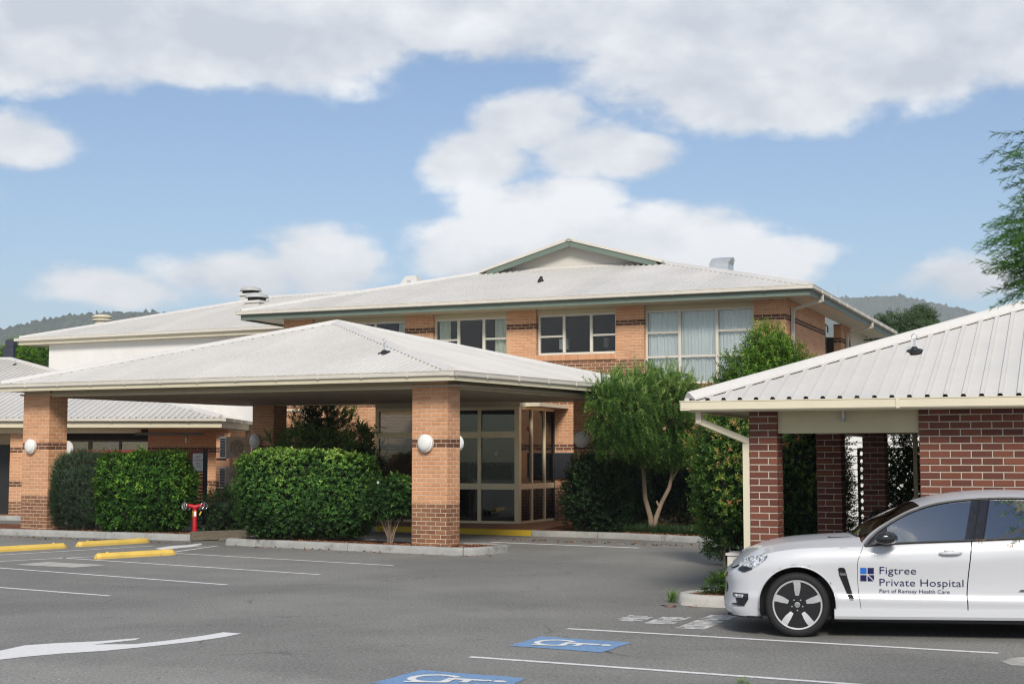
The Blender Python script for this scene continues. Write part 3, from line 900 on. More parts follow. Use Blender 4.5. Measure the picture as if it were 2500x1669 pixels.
# beige head panels above the windows
for (x0, x1, zb) in WINS: MB().box(x0, x1, .07, .2, 5.955, WTOP).build('head_panel', M_PANEL, main)
BM.flush()
def curtain_mat():
    t = NT('curtain'); n = t.noise(2, 3)
    c = t.scale((.86, .88, .865), t.rng(n, .3, .7, .96, 1.03))
    b = t.bsdf(c, .85, 0, .1); tl = t.N('ShaderNodeBsdfTranslucent'); t.l.new(c, tl.inputs[0])
    m = t.N('ShaderNodeMixShader'); m.inputs[0].default_value = .08; t.l.new(b.outputs[0], m.inputs[1]); t.l.new(tl.outputs[0], m.inputs[2])
    return t.done(m)
M_CURTAIN = curtain_mat()
M_CURTAIN_OLD = pm('curtain_sage', (.60, .62, .50), .9, .1, 2.)
def curtain(parent, x0, x1, z0, z1, y, mat, amp=.035, fold=.095, seed=0):
    r = random.Random(seed); n = max(10, int((x1 - x0) / .016)); mb = MB(); vs = []
    ph = [r.uniform(0, 6.28) for _ in range(4)]
    for i in range(n + 1):
        x = x0 + (x1 - x0) * i / n
        f = math.sin(2 * math.pi * x / fold + 1.3 * math.sin(x * 3.1 + ph[0]) + ph[1]) + .5 * math.sin(2 * math.pi * x / (fold * 2.7) + ph[2])
        for k in range(5):
            z = z0 + (z1 - z0) * k / 4
            vs.append((x + .006 * math.sin(z * 4 + x * 9), y + amp * f * (.55 + .45 * (1 - k / 4)), z))
    fs = [(i * 5 + k, i * 5 + k + 1, (i + 1) * 5 + k + 1, (i + 1) * 5 + k) for i in range(n) for k in range(4)]
    return mb.add(vs, fs).build('curtain', mat, parent, smooth=True, fix=False)
def window(parent, x0, x1, z0, z1, cols, rails, y=.13, fw=.06, mat=None, glass=None, name='window'):
    """frame with columns split at cols (x) and, per column, rails (z list); each pane its own piece"""
    mat = mat or M_FRAME
    w = MB()
    w.box(x0, x1, y, y + .09, z0, z0 + fw).box(x0, x1, y, y + .09, z1 - fw, z1)
    w.box(x0, x0 + fw, y, y + .09, z0 + fw, z1 - fw).box(x1 - fw, x1, y, y + .09, z0 + fw, z1 - fw)
    xs = [x0 + fw / 2] + list(cols) + [x1 - fw / 2]
    for c in cols: w.box(c - fw * .65, c + fw * .65, y - .012, y + .09, z0 + fw, z1 - fw)
    frame = w.build(name, mat, parent)
    for i in range(len(xs) - 1):
        a, b = xs[i] + fw * .5 + (.02 if i else 0), xs[i + 1] - fw * .5 - (.02 if i < len(xs) - 2 else 0)
        zs = [z0 + fw] + list(rails[i]) + [z1 - fw]
        for k, z in enumerate(rails[i]): MB().box(a - .015, b + .015, y + .012, y + .06, z - .028, z + .028).build('rail', mat, frame)
        for k in range(len(zs) - 1):
            MB().box(a - .01, b + .01, y + .035, y + .041, zs[k] - .01, zs[k + 1] + .01).build('pane', glass or M_GLASS, frame)
    return frame
wr_ = window(main, -3.96, -.88, 3.90, 5.955, (-2.98, -1.93), ((4.66, 5.33), (4.66,), (4.66, 5.33)))
curtain(wr_, -3.9, -2.92, 3.92, 5.93, .262, M_CURTAIN, seed=1); curtain(wr_, -2.95, -2.25, 3.92, 5.93, .255, M_CURTAIN, seed=2)
curtain(wr_, -2.28, -1.9, 3.92, 5.93, .27, M_CURTAIN, .03, .08, seed=3); curtain(wr_, -1.93, -.92, 3.92, 5.93, .262, M_CURTAIN, seed=4)
w2 = window(main, -7.17, -4.79, 4.80, 5.955, (-6.38, -5.56), ((5.33,), (), (5.33,)))
w1 = window(main, -10.47, -8.11, 4.80, 5.955, (-9.69, -8.88), ((5.33,), (), (5.33,)))
curtain(w1, -10.40, -10.02, 4.82, 5.93, .28, M_CURTAIN_OLD, seed=5); curtain(w1, -8.6, -8.15, 4.82, 5.93, .28, M_CURTAIN_OLD, seed=6)
w0 = window(main, -14.56, -11.40, 4.80, 5.955, (-13.5, -12.45), ((5.33,), (), (5.33,)))
curtain(w0, -11.72, -11.45, 4.82, 5.93, .28, M_CURTAIN_OLD, seed=7)
# the rooms behind: partitions and a back wall, some furniture
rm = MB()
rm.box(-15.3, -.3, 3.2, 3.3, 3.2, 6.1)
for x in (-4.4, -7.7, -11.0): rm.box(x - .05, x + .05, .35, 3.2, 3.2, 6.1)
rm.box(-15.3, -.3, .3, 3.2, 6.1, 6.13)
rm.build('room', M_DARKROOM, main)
fu = MB(); fu.box(-6.95, -6.3, .9, 1.5, 3.2, 4.9).box(-6.2, -6.05, 3.0, 3.18, 5.2, 5.5).box(-5.7, -5.35, 3.1, 3.19, 5.0, 5.45).path([(-6.6, .8, 3.2), (-6.6, .8, 5.25)], .03, 6).box(-6.75, -6.5, .7, .9, 5.0, 5.3)
fu.build('furniture', M_WHITE, main)
# narrow side windows with black stays
sw = MB().box(-.485, -.43, 5.9, 7.9, 3.3, 5.75).build('window', M_FRAME, main)
MB().box(-.425, -.418, 6.0, 6.9, 3.4, 5.7).build('pane', M_GLASS, sw); MB().box(-.425, -.418, 7.0, 7.85, 3.4, 5.7).build('pane', M_GLASS, sw)
sw2 = MB().box(-.055, -.02, 11.15, 12.45, 4.6, 5.65).build('window', M_FRAME, main)
MB().box(-.018, -.012, 11.22, 11.78, 4.66, 5.6).build('pane', M_GLASS_DARK, sw2); MB().box(-.018, -.012, 11.84, 12.4, 4.66, 5.6).build('pane', M_GLASS_DARK, sw2)
for yy, xx in ((6.2, -.42), (12.5, 0.)): MB().path([(xx, yy, 5.95), (xx + .3, yy, 5.95), (xx + .36, yy, 5.88), (xx + .36, yy, 5.7)], .022, 6).build('pipe', M_BLACK, main)
# eaves
ux0, ux1, uy0, uy1 = -16.7, .85, -.85, 14.2
eb = MB().box(ux0 + .1, ux1 - .1, uy0 + .1, .05, 6.145, 6.16).box(-.05, ux1 - .1, .05, uy1 - .1, 6.145, 6.16).box(ux0 + .1, -15.55, .05, uy1 - .1, 6.145, 6.16)
eb.build('eave_lining', M_CREAM, main)
MB().box(-15.6, -.0, -.04, -.012, 6.10, 6.143).build('cornice', M_CREAM, main)
gf = MB().box(ux0 + .06, ux1 - .06, uy0 + .06, uy0 + .09, 6.085, 6.26).box(ux1 - .09, ux1 - .06, uy0 + .09, uy1 - .06, 6.085, 6.26).box(ux0 + .06, ux0 + .09, uy0 + .09, uy1 - .06, 6.085, 6.26)
gf.build('fascia', M_GREEN, main)
gutter(main, [(ux0 - .06, uy1, 6.245), (ux0 - .06, uy0 - .06, 6.245), (ux1 + .06, uy0 - .06, 6.245), (ux1 + .06, uy1, 6.245)], M_GUTTER, .12, .112, joint=1.2)
rz2, rt = 6.335, 7.955
A, B_ = Vector((ux0, uy0, rz2)), Vector((ux1, uy0, rz2))
Cq, Dq = Vector((-4.92, 5.0, rt)), Vector((-10.92, 5.0, rt))
rid = Vector((-7.92, 5.0, 8.79))
roof_plane(main, [A, B_, Cq, Dq], M_ROOF)
E2 = Vector((ux1, uy1, rz2)); R2 = Vector((-7.92, uy1, 8.79))
roof_plane(main, [B_, E2, R2, rid + Vector((0, -.35, 0)), Cq + Vector((0, -.0, 0))], M_ROOF)
F2 = Vector((ux0, uy1, rz2))
roof_plane(main, [F2, A, Dq, rid + Vector((0, -.35, 0)), R2], M_ROOF)
ridge_cap(main, B_.lerp(Cq, .01) + Vector((0, 0, .03)), Cq + Vector((0, 0, .03)), M_CAP, .26); ridge_cap(main, A.lerp(Dq, .01) + Vector((0, 0, .03)), Dq + Vector((0, 0, .03)), M_CAP, .26)
ridge_cap(main, Dq + Vector((0, 0, .02)), Cq + Vector((0, 0, .02)), M_CAP, .2); ridge_cap(main, rid + Vector((0, -.4, .03)), R2 + Vector((0, 0, .03)), M_CAP, .26, name='ridge_cap')
MB().prism([(-10.6, 5.02, 8.0), (-5.24, 5.02, 8.0), (-7.92, 5.02, 8.74)], (0, .1, 0)).build('gable', M_GABLE, main)
for sgn, end in ((-1, Dq), (1, Cq)):
    a = Vector((end.x, 4.66, rt + .0)); b = Vector((-7.92, 4.66, 8.80))
    d = (b - a).normalized()
    MB().bar(a + Vector((0, 0, -.09)) + d * .12, b + Vector((0, .0, -.09)), .05, .19, (0, 0, 1)).build('barge_board', M_GREEN, main)
    MB().bar(a + Vector((0, 0, .035)) - d * .1, b + Vector((0, .0, .035)), .12, .085, (0, 0, 1)).build('barge_cap', M_GUTTER, main)
# downpipes from the side gutter back to the wall
for yy in (.55, 8.9):
    d = MB(); d.bar((.86, yy, 6.28), (.86, yy, 6.06), .09, .07, (1, 0, 0)); d.bar((.88, yy, 6.09), (.06, yy, 5.86), .09, .08); d.bar((.06, yy, 5.9), (.06, yy, .2), .09, .08, (1, 0, 0))
    d.build('downpipe', M_GUTTER, main)
d = MB().bar((.02, 13.2, 6.1), (.02, 13.2, .2), .09, .09, (1, 0, 0)).build('downpipe', M_GUTTER, main)
# things on the main roof
def on_front(px_, py_):
    for k in range(140):
        y = uy0 + k * .05; x, z = FM.py(px_, py_, y); zz = rz2 + (rt - rz2) * (y - uy0) / (5 - uy0)
        if z <= zz: return Vector((x, y, zz + .02))
    return Vector((-8, 2, 7))
p = on_front(1320, 690)
bt = MB().lathe([(.10, 0), (.09, .05), (.05, .11), (.045, .16), (.001, .17)], (0, 0, 0), (.1, -.2, 1), 10).build('roof_vent_boot', M_BLACK); bt.location = FM.w(*p)
tag(bt, 'small black vent boot on the front slope of the main roof', 'roof vent')
va = thing('roof_ventilator', 'grey rounded sheet metal ventilator behind the right hip of main roof', 'roof vent', FM.w(-3.6, 7.2, 7.62), -FM.phi)
MB().box(-.28, .28, -.3, .3, -.1, .25).build('collar', M_STEEL, va)
MB().prism([(-.34, -.36, .2), (-.34, -.36, .48), (-.30, -.2, .66), (-.25, 0, .72), (-.25, .2, .66), (-.34, .36, .48), (-.34, .36, .2)], (.62, 0, 0)).build('hood', M_STEEL, va)
rv2 = thing('roof_ventilator', 'pale tapered ventilator with wide skirt behind the left slope of main roof', 'roof vent', FM.w(-14.5, 6.6, 7.35), -FM.phi)
MB().add([(-.75, -.5, 0), (.75, -.5, 0), (.75, .5, 0), (-.75, .5, 0), (-.62, -.4, .42), (.62, -.4, .42), (.62, .4, .42), (-.62, .4, .42)], [(0, 1, 5, 4), (1, 2, 6, 5), (2, 3, 7, 6), (3, 0, 4, 7), (4, 5, 6, 7)]).build('skirt', M_CAP, rv2)
MB().add([(-.42, -.35, .421), (.42, -.35, .421), (.42, .35, .421), (-.42, .35, .421), (-.2, -.2, .85), (.2, -.2, .85), (.2, .2, .85), (-.2, .2, .85)], [(0, 1, 5, 4), (1, 2, 6, 5), (2, 3, 7, 6), (3, 0, 4, 7), (4, 5, 6, 7)]).build('hood', M_CAP, rv2)
MB().box(-.06, .06, -.32, -.27, .60, .68).build('plate', M_STEEL, rv2)
ae = thing('aerial', 'thin whip aerial with dark base above the right eave of main roof', 'aerial', at(2048, 737, 42.5))
MB().path([(0, 0, 0), (0, 0, .55)], [.008, .004], 5).build('whip', M_STEEL, ae); MB().lathe([(.04, -.1), (.05, 0), (.03, .05), (.001, .06)], (0, 0, 0), (0, 0, 1), 8).build('base', M_BLACK, ae)

# ------------------------------------------------------------------ glazed entrance lobby
lob = fthing('entrance_lobby', 'glazed entrance lobby with beige aluminium frames under the canopy', 'entrance lobby', FM)
LX0, LX1, LY0, LY1, LZ0, LZ1 = -10.95, -6.62, -2.6, .25, .14, 3.24
M_LOBG = glass_mat('lobby_glass', (.42, .46, .44), .05)
def posts(xs, y, z0, z1, w=.085, d=.1, names='mullion'):
    for x in xs: MB().box(x - w / 2, x + w / 2, y, y + d, z0, z1).build(names, M_BRONZE, lob)
fx = [LX0 + .05, -9.6, -8.75, -7.79, LX1 - .06]
posts([LX0 + .05], LY0, LZ0, LZ1, .11); posts([-7.79, -9.25], LY0, LZ0, LZ1, .10); posts([LX1 - .07], LY0, LZ0, LZ1, .14, .14)
for z, h in ((LZ0 + .03, .07), (1.12, .16), (2.50, .17), (LZ1 - .04, .08)):
    MB().box(LX0 + .1, -9.30, LY0 + .01, LY0 + .09, z - h / 2, z + h / 2).build('transom', M_BRONZE, lob)
    MB().box(-9.2, -7.84, LY0 + .01, LY0 + .09, z - h / 2, z + h / 2).build('transom', M_BRONZE, lob)
    MB().box(-7.74, LX1 - .14, LY0 + .01, LY0 + .09, z - h / 2, z + h / 2).build('transom', M_BRONZE, lob)
for a, b in ((LX0 + .1, -9.30), (-9.2, -7.84), (-7.74, LX1 - .14)):
    for z0, z1 in ((LZ0 + .06, 1.04), (1.2, 2.42), (2.58, LZ1 - .08)):
        MB().box(a, b, LY0 + .045, LY0 + .053, z0, z1).build('pane', M_LOBG, lob)
# side toward the right
ys = [LY0 + .14, -1.66, -.72, .18]
for y in ys[1:3]: MB().box(LX1 - .1, LX1, y - .035, y + .035, LZ0, LZ1).build('mullion', M_BRONZE, lob)
MB().box(LX1 - .1, LX1, .18, .27, LZ0, LZ1).build('mullion', M_BRONZE, lob)
for i in range(3):
    a, b = ys[i] + (.0 if i == 0 else .035), ys[i + 1] - (.035 if i < 2 else 0)
    for z, h in ((LZ0 + .03, .06), (1.12, .15), (LZ1 - .03, .06)):
        MB().box(LX1 - .09, LX1 - .008, a, b, z - h / 2, z + h / 2).build('transom', M_BRONZE, lob)
    for z0, z1 in ((LZ0 + .06, 1.045), (1.195, LZ1 - .06)):
        MB().box(LX1 - .055, LX1 - .047, a, b, z0, z1).build('pane', M_LOBG, lob)
        MB().box(LX1 - .09, LX1 - .06, b - .11, b - .05, z0, z1).build('door_stile', M_BRONZE, lob)
MB().box(LX0, LX1 + .02, LY0 - .02, .2, LZ1, LZ1 + .14).build('roof', M_FASCIA, lob)
MB().box(LX1 + .02, LX1 + .42, LY0 + .4, .25, LZ1 + .02, LZ1 + .12).build('flashing', M_CREAM, lob)
# inner sliding doors
for k, (a, b) in enumerate(((-9.9, -8.6), (-8.55, -7.3))):
    d = MB(); y = -1.35
    d.box(a, a + .07, y, y + .05, .16, 2.45).box(b - .07, b, y, y + .05, .16, 2.45).box(a + .07, b - .07, y, y + .05, .16, .3).box(a + .07, b - .07, y, y + .05, 2.37, 2.45).box(a + .07, b - .07, y, y + .05, 1.15, 1.25)
    dd = d.build('door', M_BRONZE, lob)
    MB().box(a + .07, b - .07, y + .02, y + .026, .3, 1.15).build('pane', M_GLASS_DARK, dd); MB().box(a + .07, b - .07, y + .02, y + .026, 1.25, 2.37).build('pane', M_GLASS_DARK, dd)
MB().box(-10.9, -7.0, -1.36, -1.29, 2.45, 2.6).build('door_header', M_BRONZE, lob)
M_DECAL = pm('frosted_decal', (.52, .55, .54), .7, .05)
for (sx, sz) in ((0, 0), (.055, 0), (0, -.055), (.055, -.055)):
    MB().box(-7.62 + sx, -7.62 + sx + .045, LY0 + .038, LY0 + .042, 1.98 + sz, 1.98 + sz + .045).build('logo_square', M_DECAL, lob) if False else MB().box(-7.36 + sx, -7.36 + sx + .047, LY0 + .036, LY0 + .040, 2.0 + sz, 2.047 + sz).build('logo_square', M_DECAL, lob)
for tx, zz in (('Figtree', 1.79), ('Private Hospital', 1.665)):
    text_on(tx, .115, M_DECAL, lob, lambda u, v, zz=zz: (-7.30 + u, LY0 + .040, zz + v), align='CENTER', width=.34 if tx == 'Figtree' else .58, offset=-.004)
# notice on the lobby side glass
M_RED = pm('sign_red', (.42, .02, .03), .5, .08)
MB().box(LX1 - .066, LX1 - .060, -2.42, -1.35, 2.02, 2.40).build('red_notice', M_RED, lob)
nb = MB()
for i in range(4): nb.box(LX1 - .059, LX1 - .058, -2.40, -1.75 + .07 * (i % 2), 2.07 + i * .085, 2.11 + i * .085)
nb.build('notice_lines', M_WHITE, lob)
MB().box(LX1 - .059, LX1 - .058, -2.42, -2.02, 1.80, 1.95).build('notice_plate', M_WHITE, lob)
text_on('AH', .15, M_RED, lob, lambda u, v: (LX1 - .0575, -2.38 + u, 1.82 + v))
# brick return beside the lobby, with a dark plaque, and the wall behind it
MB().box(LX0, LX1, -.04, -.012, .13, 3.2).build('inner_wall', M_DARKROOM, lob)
plq = MB().box(-6.60, -5.9, -.075, -.03, 1.32, 2.02).build('name_plaque', pm('plaque_dark', (.03, .032, .038), .3, .1)); plq.location = FM.w(0, 0, 0); plq.rotation_euler = (0, 0, -FM.phi)
tag(plq, 'dark slate plaque on the brick wall right of the glass lobby', 'plaque')
MB().box(-6.58, -5.92, -.079, -.075, 2.02, 2.035).build('trim', M_STEEL, plq)
ab = thing('alarm_bell', 'small red alarm bell high on brick wall right of the lobby', 'alarm bell', FM.w(-5.95, -.06, 2.72), -FM.phi)
MB().lathe([(.075, 0), (.075, -.03), (.05, -.07), (.001, -.08)], (0, 0, 0), (0, 1, 0), 14).build('gong', M_RED, ab)
MB().box(-.05, .05, 0, .03, -.05, .05).build('backplate', M_RED, ab)

# ------------------------------------------------------------------ rear white building on the left
rb = fthing('rear_building', 'white rendered rear building with pale hipped metal roof at upper left', 'building', FB)
MB().box(0, 14, 0, .25, 0, 6.1).box(0, .25, .25, 13, 0, 6.1).build('wall', M_WHITEWALL, rb)
MB().box(-1.1, 14, -.24, 0, 6.02, 6.04).box(-1.1, 0, 0, 13, 6.02, 6.04).build('eave_lining', M_CREAM, rb)
MB().box(-1.2, 14, -.30, -.27, 6.0, 6.16).box(-1.2, -1.17, -.27, 13, 6.0, 6.16).build('fascia', M_CREAM, rb)
gutter(rb, [(-1.32, 13, 6.13), (-1.32, -.42, 6.13), (14, -.42, 6.13)], M_GUTTER, .12, .11)
a, b = Vector((-1.25, -.36, 6.22)), Vector((15.5, -.36, 6.22)); c, d = Vector((15.5, 6.0, 8.05)), Vector((5.5, 6.0, 8.05)); e = Vector((-1.25, 12.7, 6.22))
roof_plane(rb, [a, b, c, d], M_ROOF); roof_plane(rb, [e, a, d], M_ROOF)
roof_plane(rb, [Vector((15.5, 12.7, 6.22)), e, d, c], M_ROOF, joined=True)
ridge_cap(rb, a.lerp(d, .01) + Vector((0, 0, .03)), d + Vector((0, 0, .03)), M_CAP, .26); ridge_cap(rb, d + Vector((0, 0, .03)), c + Vector((0, 0, .03)), M_CAP, .26, name='ridge_cap')
M_VENT = pm('vent_grey', (.42, .42, .41), .55, .08, 3.)
def rvent(px_, py_, Y, lab, s=1.):
    p = at(px_, py_, Y); v = thing('roof_vent', lab, 'roof vent', p, -FB.phi, 'roof vents on the rear building')
    MB().box(-.3 * s, .3 * s, -.3 * s, .3 * s, -.6 * s, .08 * s).box(-.36 * s, .36 * s, -.36 * s, .36 * s, .08 * s, .16 * s).build('base', M_CAP, v)
    m = MB()
    for x in (-.2, .2):
        for y in (-.2, .2): m.box((x - .03) * s, (x + .03) * s, (y - .03) * s, (y + .03) * s, .16 * s, .3 * s)
    m.box(-.22 * s, .22 * s, -.22 * s, .22 * s, .16 * s, .26 * s).build('louvre', M_BLACK, v)
    MB().lathe([(.02 * s, .46 * s), (.2 * s, .45 * s), (.36 * s, .40 * s), (.42 * s, .32 * s), (.43 * s, .28 * s), (.38 * s, .28 * s)], (0, 0, 0), (0, 0, 1), 20).build('cowl', M_VENT, v, smooth=40.)
rvent(612, 728, 56.0, 'grey capped roof vent farther back on the rear white building'); rvent(627, 746, 53.6, 'grey capped roof vent nearer the main roof on the rear white building', 1.05)
cv = thing('roof_cowl', 'squat cream ribbed vent on the far slope of the rear white building', 'roof vent', at(249, 783, 60), -FB.phi)
MB().lathe([(.30, -.6), (.30, 0), (.40, .0), (.40, .06), (.31, .07), (.31, .13), (.41, .13), (.41, .19), (.30, .24), (.001, .27)], (0, 0, 0), (0, 0, 1), 18).build('cowl', M_CREAM, cv)
# ------------------------------------------------------------------ low wing at the left
wing = thing('low_wing', 'single storey brick wing with pale metal roof behind the left hedges', 'building', (-13, 43.4, 0))
WX = -13.
w2l = lambda X, Y, Z: (X - WX, Y - 43.4, Z)
c0 = Vector(w2l(-8.72, 43.4, 3.08))
lft = Vector(w2l(-26, 43.4, 3.08))
rt_ = Vector(w2l(-18.7, 53.4, 5.55)); rl_ = Vector(w2l(-26, 53.4, 5.55)); bk = Vector(w2l(-8.72, 53.4, 3.08))
roof_plane(wing, [lft, c0, rt_, rl_], M_ROOF, rh=.034); roof_plane(wing, [c0, bk, rt_], M_ROOF)
ridge_cap(wing, c0.lerp(rt_, .01) + Vector((0, 0, .03)), rt_ + Vector((0, 0, .03)), M_CAP, .26); ridge_cap(wing, rl_ + Vector((0, 0, .03)), rt_ + Vector((0, 0, .03)), M_CAP, .26, name='ridge_cap')
gutter(wing, [w2l(-26, 43.30, 2.985), w2l(-8.62, 43.30, 2.985), w2l(-8.62, 53, 2.985)], M_GUTTER, .12, .10)
MB().box(-13, 4.22, .02, .05, 2.80, 2.99).box(4.19, 4.22, .05, 10, 2.80, 2.99).build('fascia', M_FASCIA, wing)
MB().box(-13, 4.19, .05, 1.9, 2.79, 2.80).build('eave_lining', M_BEAM, wing)
MB().box(-13, 1.6, .55, .75, 2.64, 2.79).build('beam', M_BEAM, wing)
M_DKFRAME = pm('bronze_frame', (.10, .085, .06), .5, .1)
BW = Bricks(); BW.LIM = 250
def wmfn(z): return M_BRICK_BROWN if z < .6 else (M_BRICK_BAND if 2.02 < z < 2.2 or 1.02 < z < 1.2 else M_BRICK)
for (xa, xb, nm) in ((-15.35, -14.85, 'pier'), (-9.05, -8.62, 'pier')):
    p = MB().box(xa - WX + .008, xb - WX - .008, .558, 1.0, 0, 2.64).build(nm, M_MORTAR, wing)
    brick_face(BW, p, (xa - WX, .55), 0., xb - xa, .13, 2.64, wmfn, 2.)
    brick_face(BW, p, (xb - WX, .55), math.pi / 2, .45, .13, 2.64, wmfn, 1., L=.225)
# wall at the back of the verandah with windows
bw = MB().box(-13, -2.0, 1.9, 2.1, 0, 2.79).box(1.6, 4.1, 1.6, 1.8, 0, 2.79).build('wall', M_MORTAR, wing)
brick_face(BW, bw, (1.6, 1.59), 0., 2.5, .13, 2.75, wmfn, .5)
rw = MB().box(3.9, 4.1, 1.8, 10, 0, 2.79).build('wall', M_MORTAR, wing)
brick_face(BW, rw, (4.11, 1.6), math.pi / 2, 8., .13, 2.75, wmfn, .3)
BW.flush()
MB().box(-2.0, 1.6, 1.9, 2.0, 2.45, 2.79).build('head_panel', M_DARKROOM, wing)  # verandah shade put into the colour of head panel and dado
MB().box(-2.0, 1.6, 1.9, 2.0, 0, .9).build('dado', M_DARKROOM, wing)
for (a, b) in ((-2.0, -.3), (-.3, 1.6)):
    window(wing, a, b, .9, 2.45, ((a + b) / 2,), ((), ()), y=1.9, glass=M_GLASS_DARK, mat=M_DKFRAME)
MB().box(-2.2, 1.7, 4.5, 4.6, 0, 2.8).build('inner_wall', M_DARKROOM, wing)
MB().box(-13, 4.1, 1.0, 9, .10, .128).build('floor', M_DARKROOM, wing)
MB().box(1.5, 3.6, .42, .5, 2.58, 2.66).path([(3.05, .45, 2.62), (3.05, .45, 2.35)], .035, 8).build('drain_pipe', M_DKFRAME, wing)  # long bar is a dim khaki beam, coloured dark; the drop is pipe
# dark doorway left of the left pier
MB().box(-13, -2.4, 1.8, 1.88, 0.13, 2.3).build('roller_door', M_BLACK, wing)
# upper pipe behind column
pipe = MB().path([(0, 0, 0), (.42, 0, 0), (.52, 0, -.04), (.55, 0, -.14), (.55, 0, -.55)], .055, 10).build('drain_pipe', M_CREAM)
pipe.location = at(700, 1003, 43.2); tag(pipe, 'cream elbow drainpipe on apricot wall behind the canopy column', 'drainpipe')

# ------------------------------------------------------------------ carport building at the right
cp = fthing('carport', 'brown brick carport building with pale hipped metal roof at the right', 'carport', FR)
BR = Bricks()
red = lambda z: M_BRICK_RED
def rpillar(x0, x1, y0, y1, pri, z1=2.47):
    p = MB().box(x0 + .008, x1 - .008, y0 + .008, y1 - .008, 0, z1).build('pillar', M_MORTAR_W, cp)
    n = 28; zz = .06 + n * .086
    brick_face(BR, p, (x0, y0), 0., x1 - x0, .06, zz, red, pri); brick_face(BR, p, (x1, y0), math.pi / 2, y1 - y0, .06, zz, red, pri * .8, half=1)
    brick_face(BR, p, (x1, y1), math.pi, x1 - x0, .06, zz, red, 0); brick_face(BR, p, (x0, y1), -math.pi / 2, y1 - y0, .06, zz, red, 0)
rpillar(-.355, 0., 0., .355, 9); rpillar(-.05, .31, 3.0, 3.36, 2.); rpillar(.17, .53, 6.0, 6.36, 1.5); rpillar(1.25, 1.6, 7.5, 7.85, 1.)
wl = MB().box(1.72 + .008, 9, .008, .24, 0, 2.5).box(1.728, 1.96, .24, 7.4, 0, 2.5).build('wall', M_MORTAR_W, cp)
brick_face(BR, wl, (1.72, 0.), 0., 7.2, .06, .06 + 28 * .086, red, 7.)
brick_face(BR, wl, (1.72, 7.4), -math.pi / 2, 7.4, .06, .06 + 28 * .086, red, 0.)
BR.flush()
MB().box(0., 1.72, .06, .2, 2.17, 2.46).build('beam', M_PANEL, cp)
MB().box(.02, .22, .36, 8.2, 2.22, 2.44).build('beam', M_BEAM, cp)
MB().box(.22, 1.73, 6.1, 6.3, 2.25, 2.44).build('beam', M_BEAM, cp)
gx0, gy0, gx1, gy1 = -1.06, -.46, 9.5, 9.6
MB().box(gx0 + .05, gx1, gy0 + .05, gy1, 2.468, 2.485).build('ceiling', M_PANEL, cp)
MB().box(gx0 + .04, gx1, gy0 + .04, gy0 + .09, 2.435, 2.468).box(gx0 + .04, gx0 + .09, gy0 + .09, gy1, 2.435, 2.468).build('fascia', M_FASCIA, cp)
gutter(cp, [(gx0 - .05, gy1, 2.452), (gx0 - .05, gy0 - .06, 2.452), (gx1, gy0 - .06, 2.452)], M_CREAM, .13, .122, joint=2.2)
za = 2.575; aa = Vector((gx0 - .01, gy0 - .01, za)); ab_ = Vector((gx1, gy0 - .01, za)); zr = za + .363 * 5.03
ac = Vector((gx0 + 5.02, gy0 + 5.02, zr)); ad = Vector((gx1, gy0 + 5.02, zr)); ae_ = Vector((gx0 - .01, gy0 + 10.05, za)); af = Vector((gx1, gy0 + 10.05, za))
roof_plane(cp, [aa, ab_, ad, ac], M_ROOF, pitch=.195, rh=.034); roof_plane(cp, [ae_, aa, ac], M_ROOF, pitch=.195); roof_plane(cp, [af, ae_, ac, ad], M_ROOF, joined=True)
ridge_cap(cp, aa.lerp(ac, .01) + Vector((0, 0, .035)), ac + Vector((0, 0, .035)), M_CAP, .27, .05); ridge_cap(cp, ac + Vector((0, 0, .035)), ad + Vector((0, 0, .035)), M_CAP, .27, .05, name='ridge_cap')
dp = MB(); dp.bar((-.92, -.30, 2.46), (-.92, -.30, 2.30), .09, .07, (1, 0, 0)); dp.bar((-.94, -.30, 2.33), (-.40, .06, 2.08), .09, .075); dp.bar((-.40, .06, 2.12), (-.40, .06, .1), .075, .09, (1, 0, 0))
dp.build('downpipe', M_CREAM, cp)
MB().path([(.82, .0, 2.45), (.82, .0, 2.36)], .02, 8).lathe([(.03, 0), (.035, -.03), (.02, -.05), (.001, -.055)], (.82, 0, 2.36), (0, 0, 1), 10).build('floodlight', M_STEEL, cp)
MB().box(1.30, 1.42, 4.6, 4.72, .3, 2.46).build('post', M_PANEL, cp)
MB().bar((.36, 5.4, 2.40), (1.1, 5.3, 2.26), .05, .05).box(1.05, 1.11, 5.3, 5.36, .2, 2.45).build('frame_post', M_PANEL, cp)
M_SLAB = concrete('carport_slab', (.22, .21, .2))
struct('carport_floor', MB().sheet([FR.w(x, y, .03) for x, y in ((-.35, .0), (9, 0), (9, 12), (-.35, 12))]), M_SLAB, fix=False)
# fall-arrest anchor on the carport roof
an2 = thing('roof_anchor', 'steel eye bolt in a black boot on the carport roof slope', 'roof anchor', FR.w(1.55, 1.30, za + .363 * 1.77 + .03), -FR.phi, 'roof anchors')
anchor(an2, (0, 0, 0), (0, -.36, 1), 1.0)
an3 = thing('roof_anchor', 'black booted eye bolt on low wing roof seen under the canopy', 'roof anchor', at(466, 1016, 44.4), 0, 'roof anchors'); anchor(an3, (0, 0, 0), (0, -.25, 1), 1.1)
an4 = thing('roof_anchor', 'black booted eye bolt on low wing roof at the far left', 'roof anchor', at(37, 891, 52.3), 0, 'roof anchors'); anchor(an4, (0, 0, 0), (.2, -.25, 1), 1.1)
